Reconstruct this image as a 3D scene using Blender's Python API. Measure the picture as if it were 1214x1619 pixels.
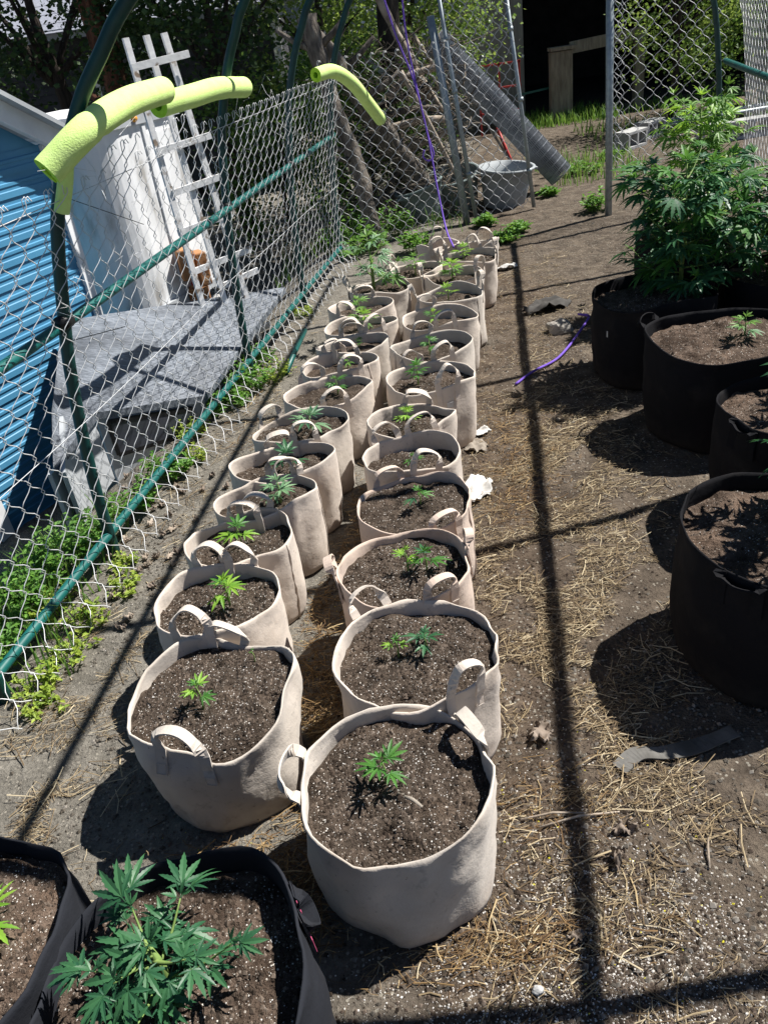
import bpy, math, random
from mathutils import Vector, Matrix, noise, Euler
R = math.radians
for o in list(bpy.data.objects): bpy.data.objects.remove(o)
scn = bpy.context.scene
col = scn.collection

# ------------------------------------------------------------------ camera
PITCH, ROLL, CH = R(31.5), R(8.5), 1.72
fw = Vector((0, math.cos(PITCH), -math.sin(PITCH)))
r0 = Vector((1, 0, 0)); d0 = fw.cross(r0)
rt = r0*math.cos(ROLL) + d0*math.sin(ROLL)
dn = d0*math.cos(ROLL) - r0*math.sin(ROLL)
cd = bpy.data.cameras.new('camera'); cam = bpy.data.objects.new('camera', cd); col.objects.link(cam)
m = Matrix.Identity(4)
for i in range(3):
    m[i][0] = rt[i]; m[i][1] = -dn[i]; m[i][2] = -fw[i]
m[2][3] = CH
cam.matrix_world = m
cd.sensor_fit = 'VERTICAL'; cd.sensor_height = 24; cd.lens = 1263/1619*24
cd.clip_start = .02; cd.clip_end = 2000
scn.camera = cam
scn.render.resolution_x, scn.render.resolution_y = 767, 1024

# ------------------------------------------------------------------ sky and sun
SUN_AZ, SUN_EL = R(20), R(55)          # azimuth from +X towards +Y
w = bpy.data.worlds.new('World'); scn.world = w; w.use_nodes = True
nt = w.node_tree
sky = nt.nodes.new('ShaderNodeTexSky'); sky.sky_type = 'NISHITA'; sky.sun_disc = False
sky.altitude = 1800; sky.air_density = .75; sky.dust_density = .3
sky.sun_elevation = SUN_EL; sky.sun_rotation = R(90) - SUN_AZ
nt.links.new(sky.outputs[0], nt.nodes['Background'].inputs[0])
nt.nodes['Background'].inputs[1].default_value = .05
sl = bpy.data.lights.new('sun', 'SUN'); sl.energy = 5; sl.angle = R(.53); sl.color = (1, .96, .9)
so = bpy.data.objects.new('sun', sl); col.objects.link(so)
sd = Vector((math.cos(SUN_EL)*math.cos(SUN_AZ), math.cos(SUN_EL)*math.sin(SUN_AZ), math.sin(SUN_EL)))
so.rotation_euler = sd.to_track_quat('Z', 'Y').to_euler(); so.location = (8, 4, 12)
vs = scn.view_settings
vs.view_transform = 'Standard'; vs.look = 'None'; vs.exposure = 0.9; vs.gamma = 1

# ------------------------------------------------------------------ helpers
rnd = random.Random(7)
U = rnd.uniform
def nz(x, y, z=0., s=1.): return noise.noise(Vector((x*s, y*s, z*s)))
def sstep(a, b, x):
    t = max(0., min(1., (x-a)/(b-a))); return t*t*(3-2*t)

def tag(o, label=None, cat=None, group=None, kind=None):
    if label: o['label'] = label
    if cat: o['category'] = cat
    if group: o['group'] = group
    if kind: o['kind'] = kind
    return o
def thing(name, label, cat, loc=(0, 0, 0), group=None, rot=(0, 0, 0)):
    o = bpy.data.objects.new(name, None); o.empty_display_size = .1
    o.location = loc; o.rotation_euler = rot; col.objects.link(o)
    return tag(o, label, cat, group)
def link(name, me, parent=None, loc=None, rot=None, scale=None):
    o = bpy.data.objects.new(name, me); col.objects.link(o)
    if parent: o.parent = parent
    if loc is not None: o.location = loc
    if rot is not None: o.rotation_euler = rot
    if scale is not None: o.scale = (scale,)*3 if isinstance(scale, (int, float)) else scale
    return o

class MB:
    def __init__(s): s.v = []; s.f = []
    def add(s, v, f):
        n = len(s.v); s.v += [tuple(p) for p in v]; s.f += [tuple(i+n for i in q) for q in f]; return s
    def box(s, c, size, rz=0., M=None):
        a, b, d = size[0]/2, size[1]/2, size[2]/2
        vs_ = [Vector((x, y, z)) for z in (-d, d) for y in (-b, b) for x in (-a, a)]
        T = M if M is not None else Matrix.Rotation(rz, 3, 'Z')
        vs_ = [T @ p + Vector(c) for p in vs_]
        return s.add(vs_, [(0, 2, 3, 1), (4, 5, 7, 6), (0, 1, 5, 4), (2, 6, 7, 3), (0, 4, 6, 2), (1, 3, 7, 5)])
    def bar(s, p, q, wd, th, up=(0, 0, 1)):
        p, q = Vector(p), Vector(q); d = (q-p); L = d.length; d.normalize()
        a = d.cross(Vector(up))
        if a.length < 1e-4: a = d.cross(Vector((1, 0, 0)))
        a.normalize(); b = a.cross(d)
        T = Matrix((a, d, b)).transposed()
        return s.box((p+q)/2, (wd, L, th), M=T)
    def tube(s, pts, rad, n=8, cap=True, flat=None):
        pts = [Vector(p) for p in pts]; k = len(pts)
        if isinstance(rad, (int, float)): rad = [rad]*k
        t0 = (pts[1]-pts[0]).normalized()
        a = t0.orthogonal().normalized()
        V = []; base = len(s.v)
        for i in range(k):
            t = (pts[min(i+1, k-1)] - pts[max(i-1, 0)])
            if t.length < 1e-9: t = t0
            t.normalize()
            a = (a - t*a.dot(t)).normalized(); b = t.cross(a)
            for j in range(n):
                th = 2*math.pi*j/n
                V.append(pts[i] + (a*math.cos(th) + b*math.sin(th))*rad[i])
        F = [(i*n+j, i*n+(j+1) % n, (i+1)*n+(j+1) % n, (i+1)*n+j) for i in range(k-1) for j in range(n)]
        if cap:
            F.append(tuple(range(n-1, -1, -1))); F.append(tuple((k-1)*n+j for j in range(n)))
        return s.add(V, F)
    def mesh(s, name, mat, smooth=False):
        me = bpy.data.meshes.new(name); me.from_pydata(s.v, [], s.f); me.materials.append(mat)
        if smooth:
            me.polygons.foreach_set('use_smooth', [True]*len(me.polygons))
        me.update(); return me
    def build(s, name, mat, parent=None, smooth=False, kind=None, bevel=0, loc=None):
        o = link(name, s.mesh(name, mat, smooth), parent, loc)
        if kind: o['kind'] = kind
        if bevel:
            b = o.modifiers.new('bevel', 'BEVEL'); b.width = bevel; b.segments = 2; b.limit_method = 'ANGLE'
        return o

def bez(pts, n=8):
    """Catmull-Rom through pts"""
    P = [Vector(p) for p in pts]; P = [2*P[0]-P[1]] + P + [2*P[-1]-P[-2]]; out = []
    for i in range(1, len(P)-2):
        for k in range(n):
            t = k/n; a, b, c, d = P[i-1:i+3]
            out.append(.5*((2*b) + (c-a)*t + (2*a-5*b+4*c-d)*t*t + (3*b-a-3*c+d)*t**3))
    out.append(P[-2]); return out

# ------------------------------------------------------------------ materials
def newmat(name):
    m = bpy.data.materials.new(name); m.use_nodes = True
    t = m.node_tree; return m, t.nodes, t.links, t.nodes['Principled BSDF']
def rgba(c): return (c[0], c[1], c[2], 1)
def coords(N, L, perobj=True):
    tc = N.new('ShaderNodeTexCoord')
    if not perobj: return tc.outputs['Object']
    oi = N.new('ShaderNodeObjectInfo'); ad = N.new('ShaderNodeVectorMath'); ad.operation = 'ADD'
    mu = N.new('ShaderNodeMath'); mu.operation = 'MULTIPLY'; mu.inputs[1].default_value = 37.
    L.new(oi.outputs['Random'], mu.inputs[0]); L.new(tc.outputs['Object'], ad.inputs[0]); L.new(mu.outputs[0], ad.inputs[1])
    return ad.outputs[0]
def noise_n(N, L, vec, scale, detail=4, rough=.55):
    n = N.new('ShaderNodeTexNoise'); n.inputs['Scale'].default_value = scale
    n.inputs['Detail'].default_value = detail; n.inputs['Roughness'].default_value = rough
    L.new(vec, n.inputs['Vector']); return n
def ramp(N, L, fac, stops):
    r = N.new('ShaderNodeValToRGB'); e = r.color_ramp.elements
    e[0].position, e[0].color = stops[0][0], rgba(stops[0][1])
    e[1].position, e[1].color = stops[-1][0], rgba(stops[-1][1])
    for p, c in stops[1:-1]:
        q = e.new(p); q.color = rgba(c)
    L.new(fac, r.inputs[0]); return r
def bumpn(N, L, h, strength, dist, B, prev=None):
    b = N.new('ShaderNodeBump'); b.inputs['Strength'].default_value = strength; b.inputs['Distance'].default_value = dist
    L.new(h, b.inputs['Height'])
    if prev: L.new(prev.outputs[0], b.inputs['Normal'])
    L.new(b.outputs[0], B.inputs['Normal']); return b
def mixc(N, L, fac, a, b, mode='MIX'):
    x = N.new('ShaderNodeMix'); x.data_type = 'RGBA'; x.blend_type = mode
    for sock, v in ((x.inputs[0], fac), (x.inputs[6], a), (x.inputs[7], b)):
        if hasattr(v, 'is_output'): L.new(v, sock)
        elif isinstance(v, (int, float)): sock.default_value = v
        else: sock.default_value = rgba(v)
    return x.outputs[2]
def noisy(name, stops, scale=6, detail=5, rough=.8, bump=.2, bscale=None, bdist=.004, metal=0., perobj=True, stretch=None, spec=.3):
    m, N, L, B = newmat(name); v = coords(N, L, perobj)
    if stretch:
        mp = N.new('ShaderNodeMapping'); mp.inputs['Scale'].default_value = stretch; L.new(v, mp.inputs[0]); v = mp.outputs[0]
    n = noise_n(N, L, v, scale, detail); r = ramp(N, L, n.outputs['Fac'], stops)
    L.new(r.outputs[0], B.inputs['Base Color'])
    B.inputs['Roughness'].default_value = rough; B.inputs['Metallic'].default_value = metal
    B.inputs['Specular IOR Level'].default_value = spec
    if bump:
        n2 = noise_n(N, L, v, bscale or scale*4, 4); bumpn(N, L, n2.outputs['Fac'], bump, bdist, B)
    return m
def fabric(name, base, dirt, dark=False):
    m, N, L, B = newmat(name); v = coords(N, L)
    n1 = noise_n(N, L, v, 5, 5, .6); n2 = noise_n(N, L, v, 260, 2); n3 = noise_n(N, L, v, 26, 5, .65)
    r1 = ramp(N, L, n1.outputs['Fac'], [(.3, base), (.55, [c*.84 for c in base]), (.74, [(c+d)/2 for c, d in zip(base, dirt)])])
    r3 = ramp(N, L, n3.outputs['Fac'], [(.28, [.55]*3), (.42, [1]*3)])
    c = mixc(N, L, .62 if not dark else .3, r1.outputs[0], r3.outputs[0], 'MULTIPLY')
    # soil-coloured splash low on the cloth
    tc = N.new('ShaderNodeTexCoord'); sp = N.new('ShaderNodeSeparateXYZ'); L.new(tc.outputs['Object'], sp.inputs[0])
    ad = N.new('ShaderNodeMath'); ad.operation = 'MULTIPLY_ADD'; ad.inputs[1].default_value = .16; L.new(n3.outputs['Fac'], ad.inputs[0])
    L.new(sp.outputs[2], ad.inputs[2])
    r4 = ramp(N, L, ad.outputs[0], [(.075, [1]*3), (.19, [0]*3)])
    c = mixc(N, L, r4.outputs[0], c, mixc(N, L, .7, c, dirt))
    n5 = noise_n(N, L, v, 75, 3, .6); r5 = ramp(N, L, n5.outputs['Fac'], [(.66, [0]*3), (.72, [.85]*3)])
    n6 = noise_n(N, L, v, 7, 3); r6 = ramp(N, L, n6.outputs['Fac'], [(.42, [0]*3), (.62, [1]*3)])
    c = mixc(N, L, mixc(N, L, 1., r5.outputs[0], r6.outputs[0], 'MULTIPLY'), c, [d*.45 for d in dirt])
    L.new(c, B.inputs['Base Color']); B.inputs['Roughness'].default_value = .95; B.inputs['Specular IOR Level'].default_value = .1
    B.inputs['Sheen Weight'].default_value = .12 if not dark else 0.; B.inputs['Sheen Roughness'].default_value = .6
    b1 = bumpn(N, L, n1.outputs['Fac'], .6, .016, B); bumpn(N, L, n2.outputs['Fac'], .35, .0015, B, b1)
    return m
def soilmat(name, a, b, c, speck=.78, sscale=170):
    m, N, L, B = newmat(name); v = coords(N, L)
    n1 = noise_n(N, L, v, 30, 6, .7); n2 = noise_n(N, L, v, 120, 3, .6); n0 = noise_n(N, L, v, 5, 2)
    r1 = ramp(N, L, n1.outputs['Fac'], [(.3, a), (.52, b), (.72, c)])
    vo = N.new('ShaderNodeTexVoronoi'); vo.inputs['Scale'].default_value = sscale; L.new(v, vo.inputs['Vector'])
    sp = N.new('ShaderNodeSeparateColor'); L.new(vo.outputs['Color'], sp.inputs[0])
    g = N.new('ShaderNodeMath'); g.operation = 'GREATER_THAN'; g.inputs[1].default_value = speck; L.new(sp.outputs[0], g.inputs[0]); vo.inputs['Randomness'].default_value = 1
    l = N.new('ShaderNodeMath'); l.operation = 'LESS_THAN'; L.new(vo.outputs['Distance'], l.inputs[0])
    sz_ = N.new('ShaderNodeMath'); sz_.operation = 'MULTIPLY'; sz_.inputs[1].default_value = .42; L.new(sp.outputs[1], sz_.inputs[0]); L.new(sz_.outputs[0], l.inputs[1])
    mu = N.new('ShaderNodeMath'); mu.operation = 'MULTIPLY'; L.new(g.outputs[0], mu.inputs[0]); L.new(l.outputs[0], mu.inputs[1])
    rr = ramp(N, L, n0.outputs['Fac'], [(.35, [.35]*3), (.6, [1]*3)])
    mu2 = N.new('ShaderNodeMath'); mu2.operation = 'MULTIPLY'; L.new(mu.outputs[0], mu2.inputs[0]); L.new(rr.outputs[0], mu2.inputs[1])
    nd = noise_n(N, L, v, 7, 3, .6); rd = ramp(N, L, nd.outputs['Fac'], [(.36, (.62, .60, .58)), (.5, (1, 1, 1)), (.66, (1.25, 1.2, 1.15))])
    cs = mixc(N, L, 1., r1.outputs[0], rd.outputs[0], 'MULTIPLY')
    L.new(mixc(N, L, mu2.outputs[0], cs, (.55, .5, .44)), B.inputs['Base Color'])
    B.inputs['Roughness'].default_value = .95; B.inputs['Specular IOR Level'].default_value = .1
    b1 = bumpn(N, L, n1.outputs['Fac'], .9, .02, B); bumpn(N, L, n2.outputs['Fac'], .8, .006, B, b1)
    return m
def leafmat(name, c1, c2, trans=.35, rough=.5, island=True):
    m, N, L, B = newmat(name)
    if island:
        g = N.new('ShaderNodeNewGeometry'); fac = g.outputs['Random Per Island']
    else:
        oi = N.new('ShaderNodeObjectInfo'); fac = oi.outputs['Random']
    r = ramp(N, L, fac, [(0, c1), (1, c2)])
    L.new(r.outputs[0], B.inputs['Base Color']); B.inputs['Roughness'].default_value = rough
    B.inputs['Specular IOR Level'].default_value = .35
    t = N.new('ShaderNodeBsdfTranslucent'); x = N.new('ShaderNodeMixShader'); x.inputs[0].default_value = trans
    hs = N.new('ShaderNodeHueSaturation'); hs.inputs['Value'].default_value = 1.6; hs.inputs['Hue'].default_value = .48
    L.new(r.outputs[0], hs.inputs['Color']); L.new(hs.outputs[0], t.inputs['Color'])
    L.new(B.outputs[0], x.inputs[1]); L.new(t.outputs[0], x.inputs[2])
    L.new(x.outputs[0], N['Material Output'].inputs['Surface'])
    return m
def islandmat(name, stops, rough=.8, spec=.2):
    m, N, L, B = newmat(name); g = N.new('ShaderNodeNewGeometry')
    r = ramp(N, L, g.outputs['Random Per Island'], stops); L.new(r.outputs[0], B.inputs['Base Color'])
    B.inputs['Roughness'].default_value = rough; B.inputs['Specular IOR Level'].default_value = spec; return m

TAN = fabric('tan_felt', (.63, .55, .475), (.30, .22, .16))
PINK = fabric('pinkish_felt', (.61, .485, .40), (.30, .20, .14))
GREYTAN = fabric('grey_felt', (.58, .52, .455), (.26, .20, .15))
BLACK = fabric('black_felt', (.012, .012, .014), (.03, .027, .025), True)
NAVY = fabric('charcoal_felt', (.022, .024, .030), (.03, .027, .025), True)
SOIL = soilmat('potting_soil', (.036, .028, .022), (.082, .063, .049), (.145, .116, .094))
SOIL2 = soilmat('brown_potting_soil', (.048, .035, .027), (.118, .086, .066), (.19, .145, .115), .7)
CRUMB = islandmat('soil_crumb', [(0, (.028, .021, .016)), (.6, (.095, .072, .056)), (1, (.17, .135, .108))], .95, .1)
PERL = islandmat('perlite', [(0, (.5, .46, .4)), (.5, (.72, .69, .64)), (1, (.82, .8, .77))], .9, .2)
STRAW = islandmat('straw', [(0, (.06, .042, .026)), (.4, (.17, .122, .07)), (.75, (.33, .255, .15)), (1, (.56, .48, .33))], .75, .25)
BSTRAW = islandmat('wet_straw', [(0, (.06, .035, .018)), (.5, (.17, .105, .05)), (.85, (.3, .2, .09)), (1, (.45, .35, .2))], .8, .2)
CLOD = islandmat('dirt_clod', [(0, (.07, .06, .048)), (.6, (.15, .135, .115)), (1, (.24, .22, .195))], .95, .1)
TEAL = noisy('teal_coated_tube', [(.3, (.003, .072, .066)), (.7, (.006, .11, .098))], 14, 4, .45, .06, spec=.45)
DTEAL = noisy('dark_green_tube', [(.3, (.002, .030, .028)), (.7, (.004, .05, .044))], 14, 4, .45, .06, spec=.45)
GALV = noisy('galvanised_wire', [(.3, (.50, .51, .52)), (.7, (.68, .69, .70))], 40, 3, .45, 0, metal=.25, spec=.5)
STEEL = noisy('galvanised_pipe', [(.3, (.24, .28, .30)), (.7, (.36, .41, .43))], 30, 4, .45, .05, metal=.5, spec=.5)
NOOD = noisy('lime_foam', [(.3, (.58, .80, .24)), (.7, (.64, .85, .30))], 30, 4, .85, .5, 170, .004)
NOODIN = noisy('lime_foam_core', [(.3, (.34, .62, .03)), (.7, (.42, .72, .05))], 60, 4, .9, .4, 120, .003)
BLUE = noisy('blue_siding', [(.3, (.055, .215, .37)), (.7, (.075, .26, .43))], 3, 5, .5, .05, spec=.4)
WHITEP = noisy('white_paint', [(.3, (.66, .67, .68)), (.7, (.78, .79, .80))], 8, 5, .6, .08)
CHIPW = noisy('flaking_white_paint', [(.34, (.22, .17, .13)), (.42, (.62, .62, .62)), (.8, (.78, .79, .8))], 16, 6, .75, .3)
WHITEM = noisy('white_enamel', [(.28, (.36, .35, .33)), (.42, (.66, .67, .68)), (.6, (.78, .79, .80))], 5, 7, .45, .08, stretch=(1.6, 1.6, .5))
GREYM = noisy('grey_trim', [(.3, (.30, .32, .34)), (.7, (.42, .44, .46))], 8, 4, .55, .05)
def canopymat():
    m, N, L, B = newmat('weathered_grey_roof'); tc = N.new('ShaderNodeTexCoord')
    mp = N.new('ShaderNodeMapping'); mp.inputs['Scale'].default_value = (5, 40, 20); mp.inputs['Rotation'].default_value = (0, 0, R(-8))
    L.new(tc.outputs['Object'], mp.inputs[0])
    a = noise_n(N, L, mp.outputs[0], 3, 6, .7); b = noise_n(N, L, tc.outputs['Object'], 2.2, 4)
    r = ramp(N, L, a.outputs['Fac'], [(.33, (.05, .06, .075)), (.52, (.15, .17, .20)), (.74, (.36, .39, .44))])
    r2 = ramp(N, L, b.outputs['Fac'], [(.36, (.45, .45, .46)), (.6, (1, 1, 1))])
    L.new(mixc(N, L, 1., r.outputs[0], r2.outputs[0], 'MULTIPLY'), B.inputs['Base Color'])
    B.inputs['Roughness'].default_value = .55; bumpn(N, L, a.outputs['Fac'], .25, .004, B); return m
CANOPY = canopymat()
DGLASS = noisy('dark_window', [(.3, (.03, .035, .045)), (.7, (.05, .055, .07))], 5, 4, .2, 0, spec=.5)
BARK = noisy('grey_bark', [(.3, (.05, .042, .034)), (.55, (.15, .13, .11)), (.75, (.27, .25, .22))], 9, 6, .95, .9, 22, .02, stretch=(3, 3, .7))
DBARK = noisy('dark_bark', [(.3, (.018, .014, .011)), (.7, (.06, .048, .038))], 9, 6, .95, .9, 22, .02, stretch=(3, 3, .7))
RBARK = noisy('red_brown_bark', [(.3, (.05, .022, .014)), (.7, (.22, .10, .06))], 12, 6, .95, 1, 20, .03, stretch=(2, 2, .6))
PALEW = noisy('peeled_branch', [(.3, (.20, .16, .12)), (.6, (.38, .32, .26)), (.8, (.5, .45, .39))], 14, 6, .9, .5, 40, .01)
OLDW = noisy('weathered_lumber', [(.3, (.16, .135, .11)), (.7, (.32, .285, .24))], 4, 6, .9, .4, 12, .006, stretch=(6, 6, 1))
RUSTW = noisy('orange_brown_clay', [(.3, (.20, .085, .035)), (.55, (.40, .20, .09)), (.75, (.55, .36, .2))], 9, 6, .85, .5, 30, .01)
CONC = noisy('concrete', [(.3, (.30, .30, .295)), (.7, (.44, .44, .43))], 20, 6, .95, .4, 60, .004)
PLYW = noisy('grey_plywood', [(.3, (.20, .19, .175)), (.7, (.30, .285, .26))], 3, 6, .9, .2, 12, .004, stretch=(5, 5, 1))
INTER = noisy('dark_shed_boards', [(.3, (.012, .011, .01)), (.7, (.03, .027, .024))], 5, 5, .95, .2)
TUBG = noisy('grey_green_tub', [(.3, (.13, .17, .17)), (.7, (.19, .235, .23))], 6, 5, .6, .1)
TUBL = noisy('pale_grey_tub', [(.3, (.22, .245, .26)), (.7, (.33, .355, .37))], 6, 5, .6, .1)
PURPLE = noisy('purple_cord', [(.3, (.11, .05, .38)), (.7, (.2, .11, .55))], 160, 2, .8, .5, 300, .002)
REDP = noisy('red_plastic', [(.3, (.45, .04, .04)), (.7, (.6, .08, .07))], 10, 3, .5, 0)
PAPER = noisy('white_scrap', [(.3, (.38, .37, .35)), (.7, (.62, .61, .59))], 20, 5, .85, .3, 40, .004)
DCLOTH = noisy('dark_cloth', [(.3, (.035, .033, .031)), (.7, (.085, .08, .075))], 12, 5, .95, .4, 200, .002)
GCLOTH = noisy('grey_strap', [(.3, (.06, .058, .052)), (.7, (.16, .155, .145))], 12, 5, .95, .3, 200, .002)
DLEAF = noisy('dry_leaf', [(.3, (.14, .11, .085)), (.7, (.27, .22, .18))], 20, 5, .8, .5, 40, .004)
ROCK = noisy('pale_rock', [(.3, (.22, .2, .175)), (.7, (.38, .36, .33))], 14, 6, .95, .7, 40, .008)
TIE = noisy('black_plastic_tie', [(.3, (.008, .008, .009)), (.7, (.015, .015, .016))], 10, 2, .4, 0)
AMBER = noisy('amber_lens', [(.3, (.6, .25, .02)), (.7, (.75, .34, .03))], 10, 2, .2, 0)
PINKTAG = noisy('pink_stitch', [(.3, (.35, .05, .12)), (.7, (.5, .1, .2))], 60, 2, .9, 0)
SHINGLE = noisy('grey_blue_shingle', [(.3, (.16, .17, .21)), (.7, (.34, .36, .42))], 26, 4, .9, .3, stretch=(1, 4, 4))
LEAF_G = leafmat('green_leaf', (.035, .135, .022), (.075, .21, .035), .3)
LEAF_Y = leafmat('yellow_green_leaf', (.11, .27, .025), (.24, .42, .05), .35)
LEAF_D = leafmat('deep_green_leaf', (.020, .085, .040), (.045, .14, .055), .22, .45)
LEAF_P = leafmat('silvery_green_leaf', (.09, .20, .10), (.17, .30, .15), .25, .5)
LEAF_L = leafmat('light_bush_leaf', (.06, .17, .03), (.17, .32, .07), .35)
STEMG = noisy('green_stem', [(.3, (.12, .2, .05)), (.7, (.2, .28, .08))], 30, 3, .7, 0)
TREE_D = leafmat('dark_tree_leaf', (.012, .032, .008), (.04, .085, .018), .25, .6)
TREE_M = leafmat('tree_leaf', (.03, .085, .014), (.10, .19, .035), .4, .6)
TREE_L = leafmat('spring_tree_leaf', (.07, .15, .025), (.20, .29, .06), .45, .6)
BLOSS = islandmat('white_blossom', [(0, (.6, .6, .6)), (1, (.82, .82, .82))], .8)
WEED = leafmat('weed_leaf', (.05, .15, .02), (.14, .30, .04), .35, .6)
WEEDY = leafmat('yellow_weed_leaf', (.16, .26, .03), (.36, .44, .07), .35, .6)
GRASSM = leafmat('grass_blade', (.05, .14, .02), (.18, .32, .06), .3, .6)
PETAL = islandmat('yellow_petal', [(0, (.6, .55, .03)), (1, (.75, .68, .1))], .7)

# ------------------------------------------------------------------ ground
FX0, FXK = -1.82, .255                       # left fence line: x = FX0 + FXK*y
def fence_x(y): return FX0 + FXK*y
def ground_z(x, y):
    d = (fence_x(y) - .12) - x
    z = -.45*sstep(0, 1.0, d) if y < 12 else -.45*sstep(0, 1., d)*(1-sstep(12, 18, y))
    near = 1 - sstep(9, 14, math.hypot(x, y))
    z += near*(.010*nz(x, y, 3, 2.2) + .008*nz(x, y, 9, 7) + .0055*nz(x, y, 5, 19))
    return z
def ground():
    def axis(lo, hi, step, far_lo, far_hi):
        a = []; x = lo
        while x <= hi: a.append(x); x += step
        s = step; x = hi
        while x < far_hi: s *= 1.35; x += s; a.append(x)
        s = step; x = lo; b = []
        while x > far_lo: s *= 1.35; x -= s; b.append(x)
        return b[::-1] + a
    X = axis(-1.6, 2.2, .022, -250, 250); Y = axis(.5, 5.2, .022, -60, 450)
    nx = len(X); mb = MB()
    mb.v = [(x, y, ground_z(x, y)) for y in Y for x in X]
    mb.f = [(j*nx+i, j*nx+i+1, (j+1)*nx+i+1, (j+1)*nx+i) for j in range(len(Y)-1) for i in range(nx-1)]
    m, N, L, B = newmat('bare_dirt'); v = coords(N, L, False)
    big = noise_n(N, L, v, 1.4, 3); mid = noise_n(N, L, v, 9, 6, .65); fine = noise_n(N, L, v, 70, 5, .65)
    grey = ramp(N, L, mid.outputs['Fac'], [(.3, (.13, .120, .102)), (.55, (.21, .194, .166)), (.75, (.28, .262, .228))])
    brn = ramp(N, L, mid.outputs['Fac'], [(.3, (.045, .030, .020)), (.55, (.108, .076, .052)), (.75, (.19, .145, .10))])
    # greyer beside the fence, browner on the path
    sp = N.new('ShaderNodeSeparateXYZ'); L.new(v, sp.inputs[0])
    ma = N.new('ShaderNodeMath'); ma.operation = 'MULTIPLY_ADD'; ma.inputs[1].default_value = -.19; L.new(sp.outputs[1], ma.inputs[0]); L.new(sp.outputs[0], ma.inputs[2])
    mb2 = N.new('ShaderNodeMath'); mb2.operation = 'MULTIPLY_ADD'; mb2.inputs[1].default_value = 1.3; L.new(big.outputs['Fac'], mb2.inputs[0]); L.new(ma.outputs[0], mb2.inputs[2])
    fac = ramp(N, L, mb2.outputs[0], [(.0, (0, 0, 0)), (.5, (.85,)*3), (1, (.7,)*3)])
    c = mixc(N, L, fac.outputs[0], grey.outputs[0], brn.outputs[0])
    f3 = ramp(N, L, fine.outputs['Fac'], [(.25, (.5,)*3), (.6, (1,)*3)])
    c = mixc(N, L, .7, c, f3.outputs[0], 'MULTIPLY')
    vo = N.new('ShaderNodeTexVoronoi'); vo.inputs['Scale'].default_value = 85; L.new(v, vo.inputs['Vector'])
    sc = N.new('ShaderNodeSeparateColor'); L.new(vo.outputs['Color'], sc.inputs[0])
    g = N.new('ShaderNodeMath'); g.operation = 'GREATER_THAN'; g.inputs[1].default_value = .8; L.new(sc.outputs[0], g.inputs[0])
    l = N.new('ShaderNodeMath'); l.operation = 'LESS_THAN'; l.inputs[1].default_value = .33; L.new(vo.outputs['Distance'], l.inputs[0])
    mu = N.new('ShaderNodeMath'); mu.operation = 'MULTIPLY'; L.new(g.outputs[0], mu.inputs[0]); L.new(l.outputs[0], mu.inputs[1])
    c = mixc(N, L, mu.outputs[0], c, (.30, .275, .23))
    L.new(c, B.inputs['Base Color']); B.inputs['Roughness'].default_value = .95; B.inputs['Specular IOR Level'].default_value = .1
    b1 = bumpn(N, L, mid.outputs['Fac'], .9, .035, B); b2 = bumpn(N, L, fine.outputs['Fac'], 1., .014, B, b1)
    gr2 = noise_n(N, L, v, 240, 3, .7); bumpn(N, L, gr2.outputs['Fac'], .7, .004, B, b2)
    o = mb.build('ground', m, smooth=True); o['kind'] = 'structure'
ground()

# ------------------------------------------------------------------ leaves and plants
def leaf_mesh(name, n, L, mat, pet=.35, wide=.14, droop=.25, seg=6):
    mb = MB(); half = n//2
    angs = {1: [0], 3: [0, 52], 5: [0, 40, 82], 7: [0, 30, 62, 102], 9: [0, 25, 52, 82, 118]}[n]
    lens = {1: [1], 3: [1, .8], 5: [1, .85, .55], 7: [1, .92, .72, .42], 9: [1, .95, .82, .6, .34]}[n]
    p = pet*L
    mb.tube([(0, 0, 0), (0, p*.5, p*.06), (0, p, 0)], [L*.014, L*.012, L*.012], 4, False)
    for k in range(half+1):
        for sgn in ((1,) if k == 0 else (1, -1)):
            a = R(angs[k])*sgn; l = L*lens[k]; dx, dy = math.sin(a), math.cos(a); sx, sy = dy, -dx
            V = []; F = []
            for i in range(seg+1):
                t = i/seg; wv = l*wide*(math.sin(math.pi*min(1, t**.85)) ** .9 if 0 < t < 1 else .0) + (.004*L if t == 0 else 0)
                zc = -droop*l*t*t + .06*l*t - (.05*l*k/half if half else 0)
                for side in (-1, 0, 1):
                    V.append((dx*l*t + sx*wv*side, p + dy*l*t + sy*wv*side, zc + (abs(side)*wv*.30)))
                if i < seg:   # tooth notch
                    t2 = (i+.42)/seg; w2 = l*wide*(math.sin(math.pi*t2**.85) ** .9)*.74
                    z2 = -droop*l*t2*t2 + .06*l*t2 - (.05*l*k/half if half else 0)
                    tn = (i+.72)/seg
                    for side in (-1, 1):
                        V.append((dx*l*t2 + sx*w2*side, p + dy*l*t2 + sy*w2*side, z2 + w2*.3))
            def idx(i, j): return i*5 + j if i < seg else seg*5 + j
            for i in range(seg):
                a0, c0, b0 = idx(i, 0), idx(i, 1), idx(i, 2); na, nb = i*5+3, i*5+4
                a1, c1, b1 = idx(i+1, 0), idx(i+1, 1), idx(i+1, 2)
                F += [(a0, c0, na), (na, c0, c1), (na, c1, a1), (c0, b0, nb), (c0, nb, c1), (nb, b1, c1)]
            mb.add(V, F)
    return mb.mesh(name, mat, False)
LM = {}
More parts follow.
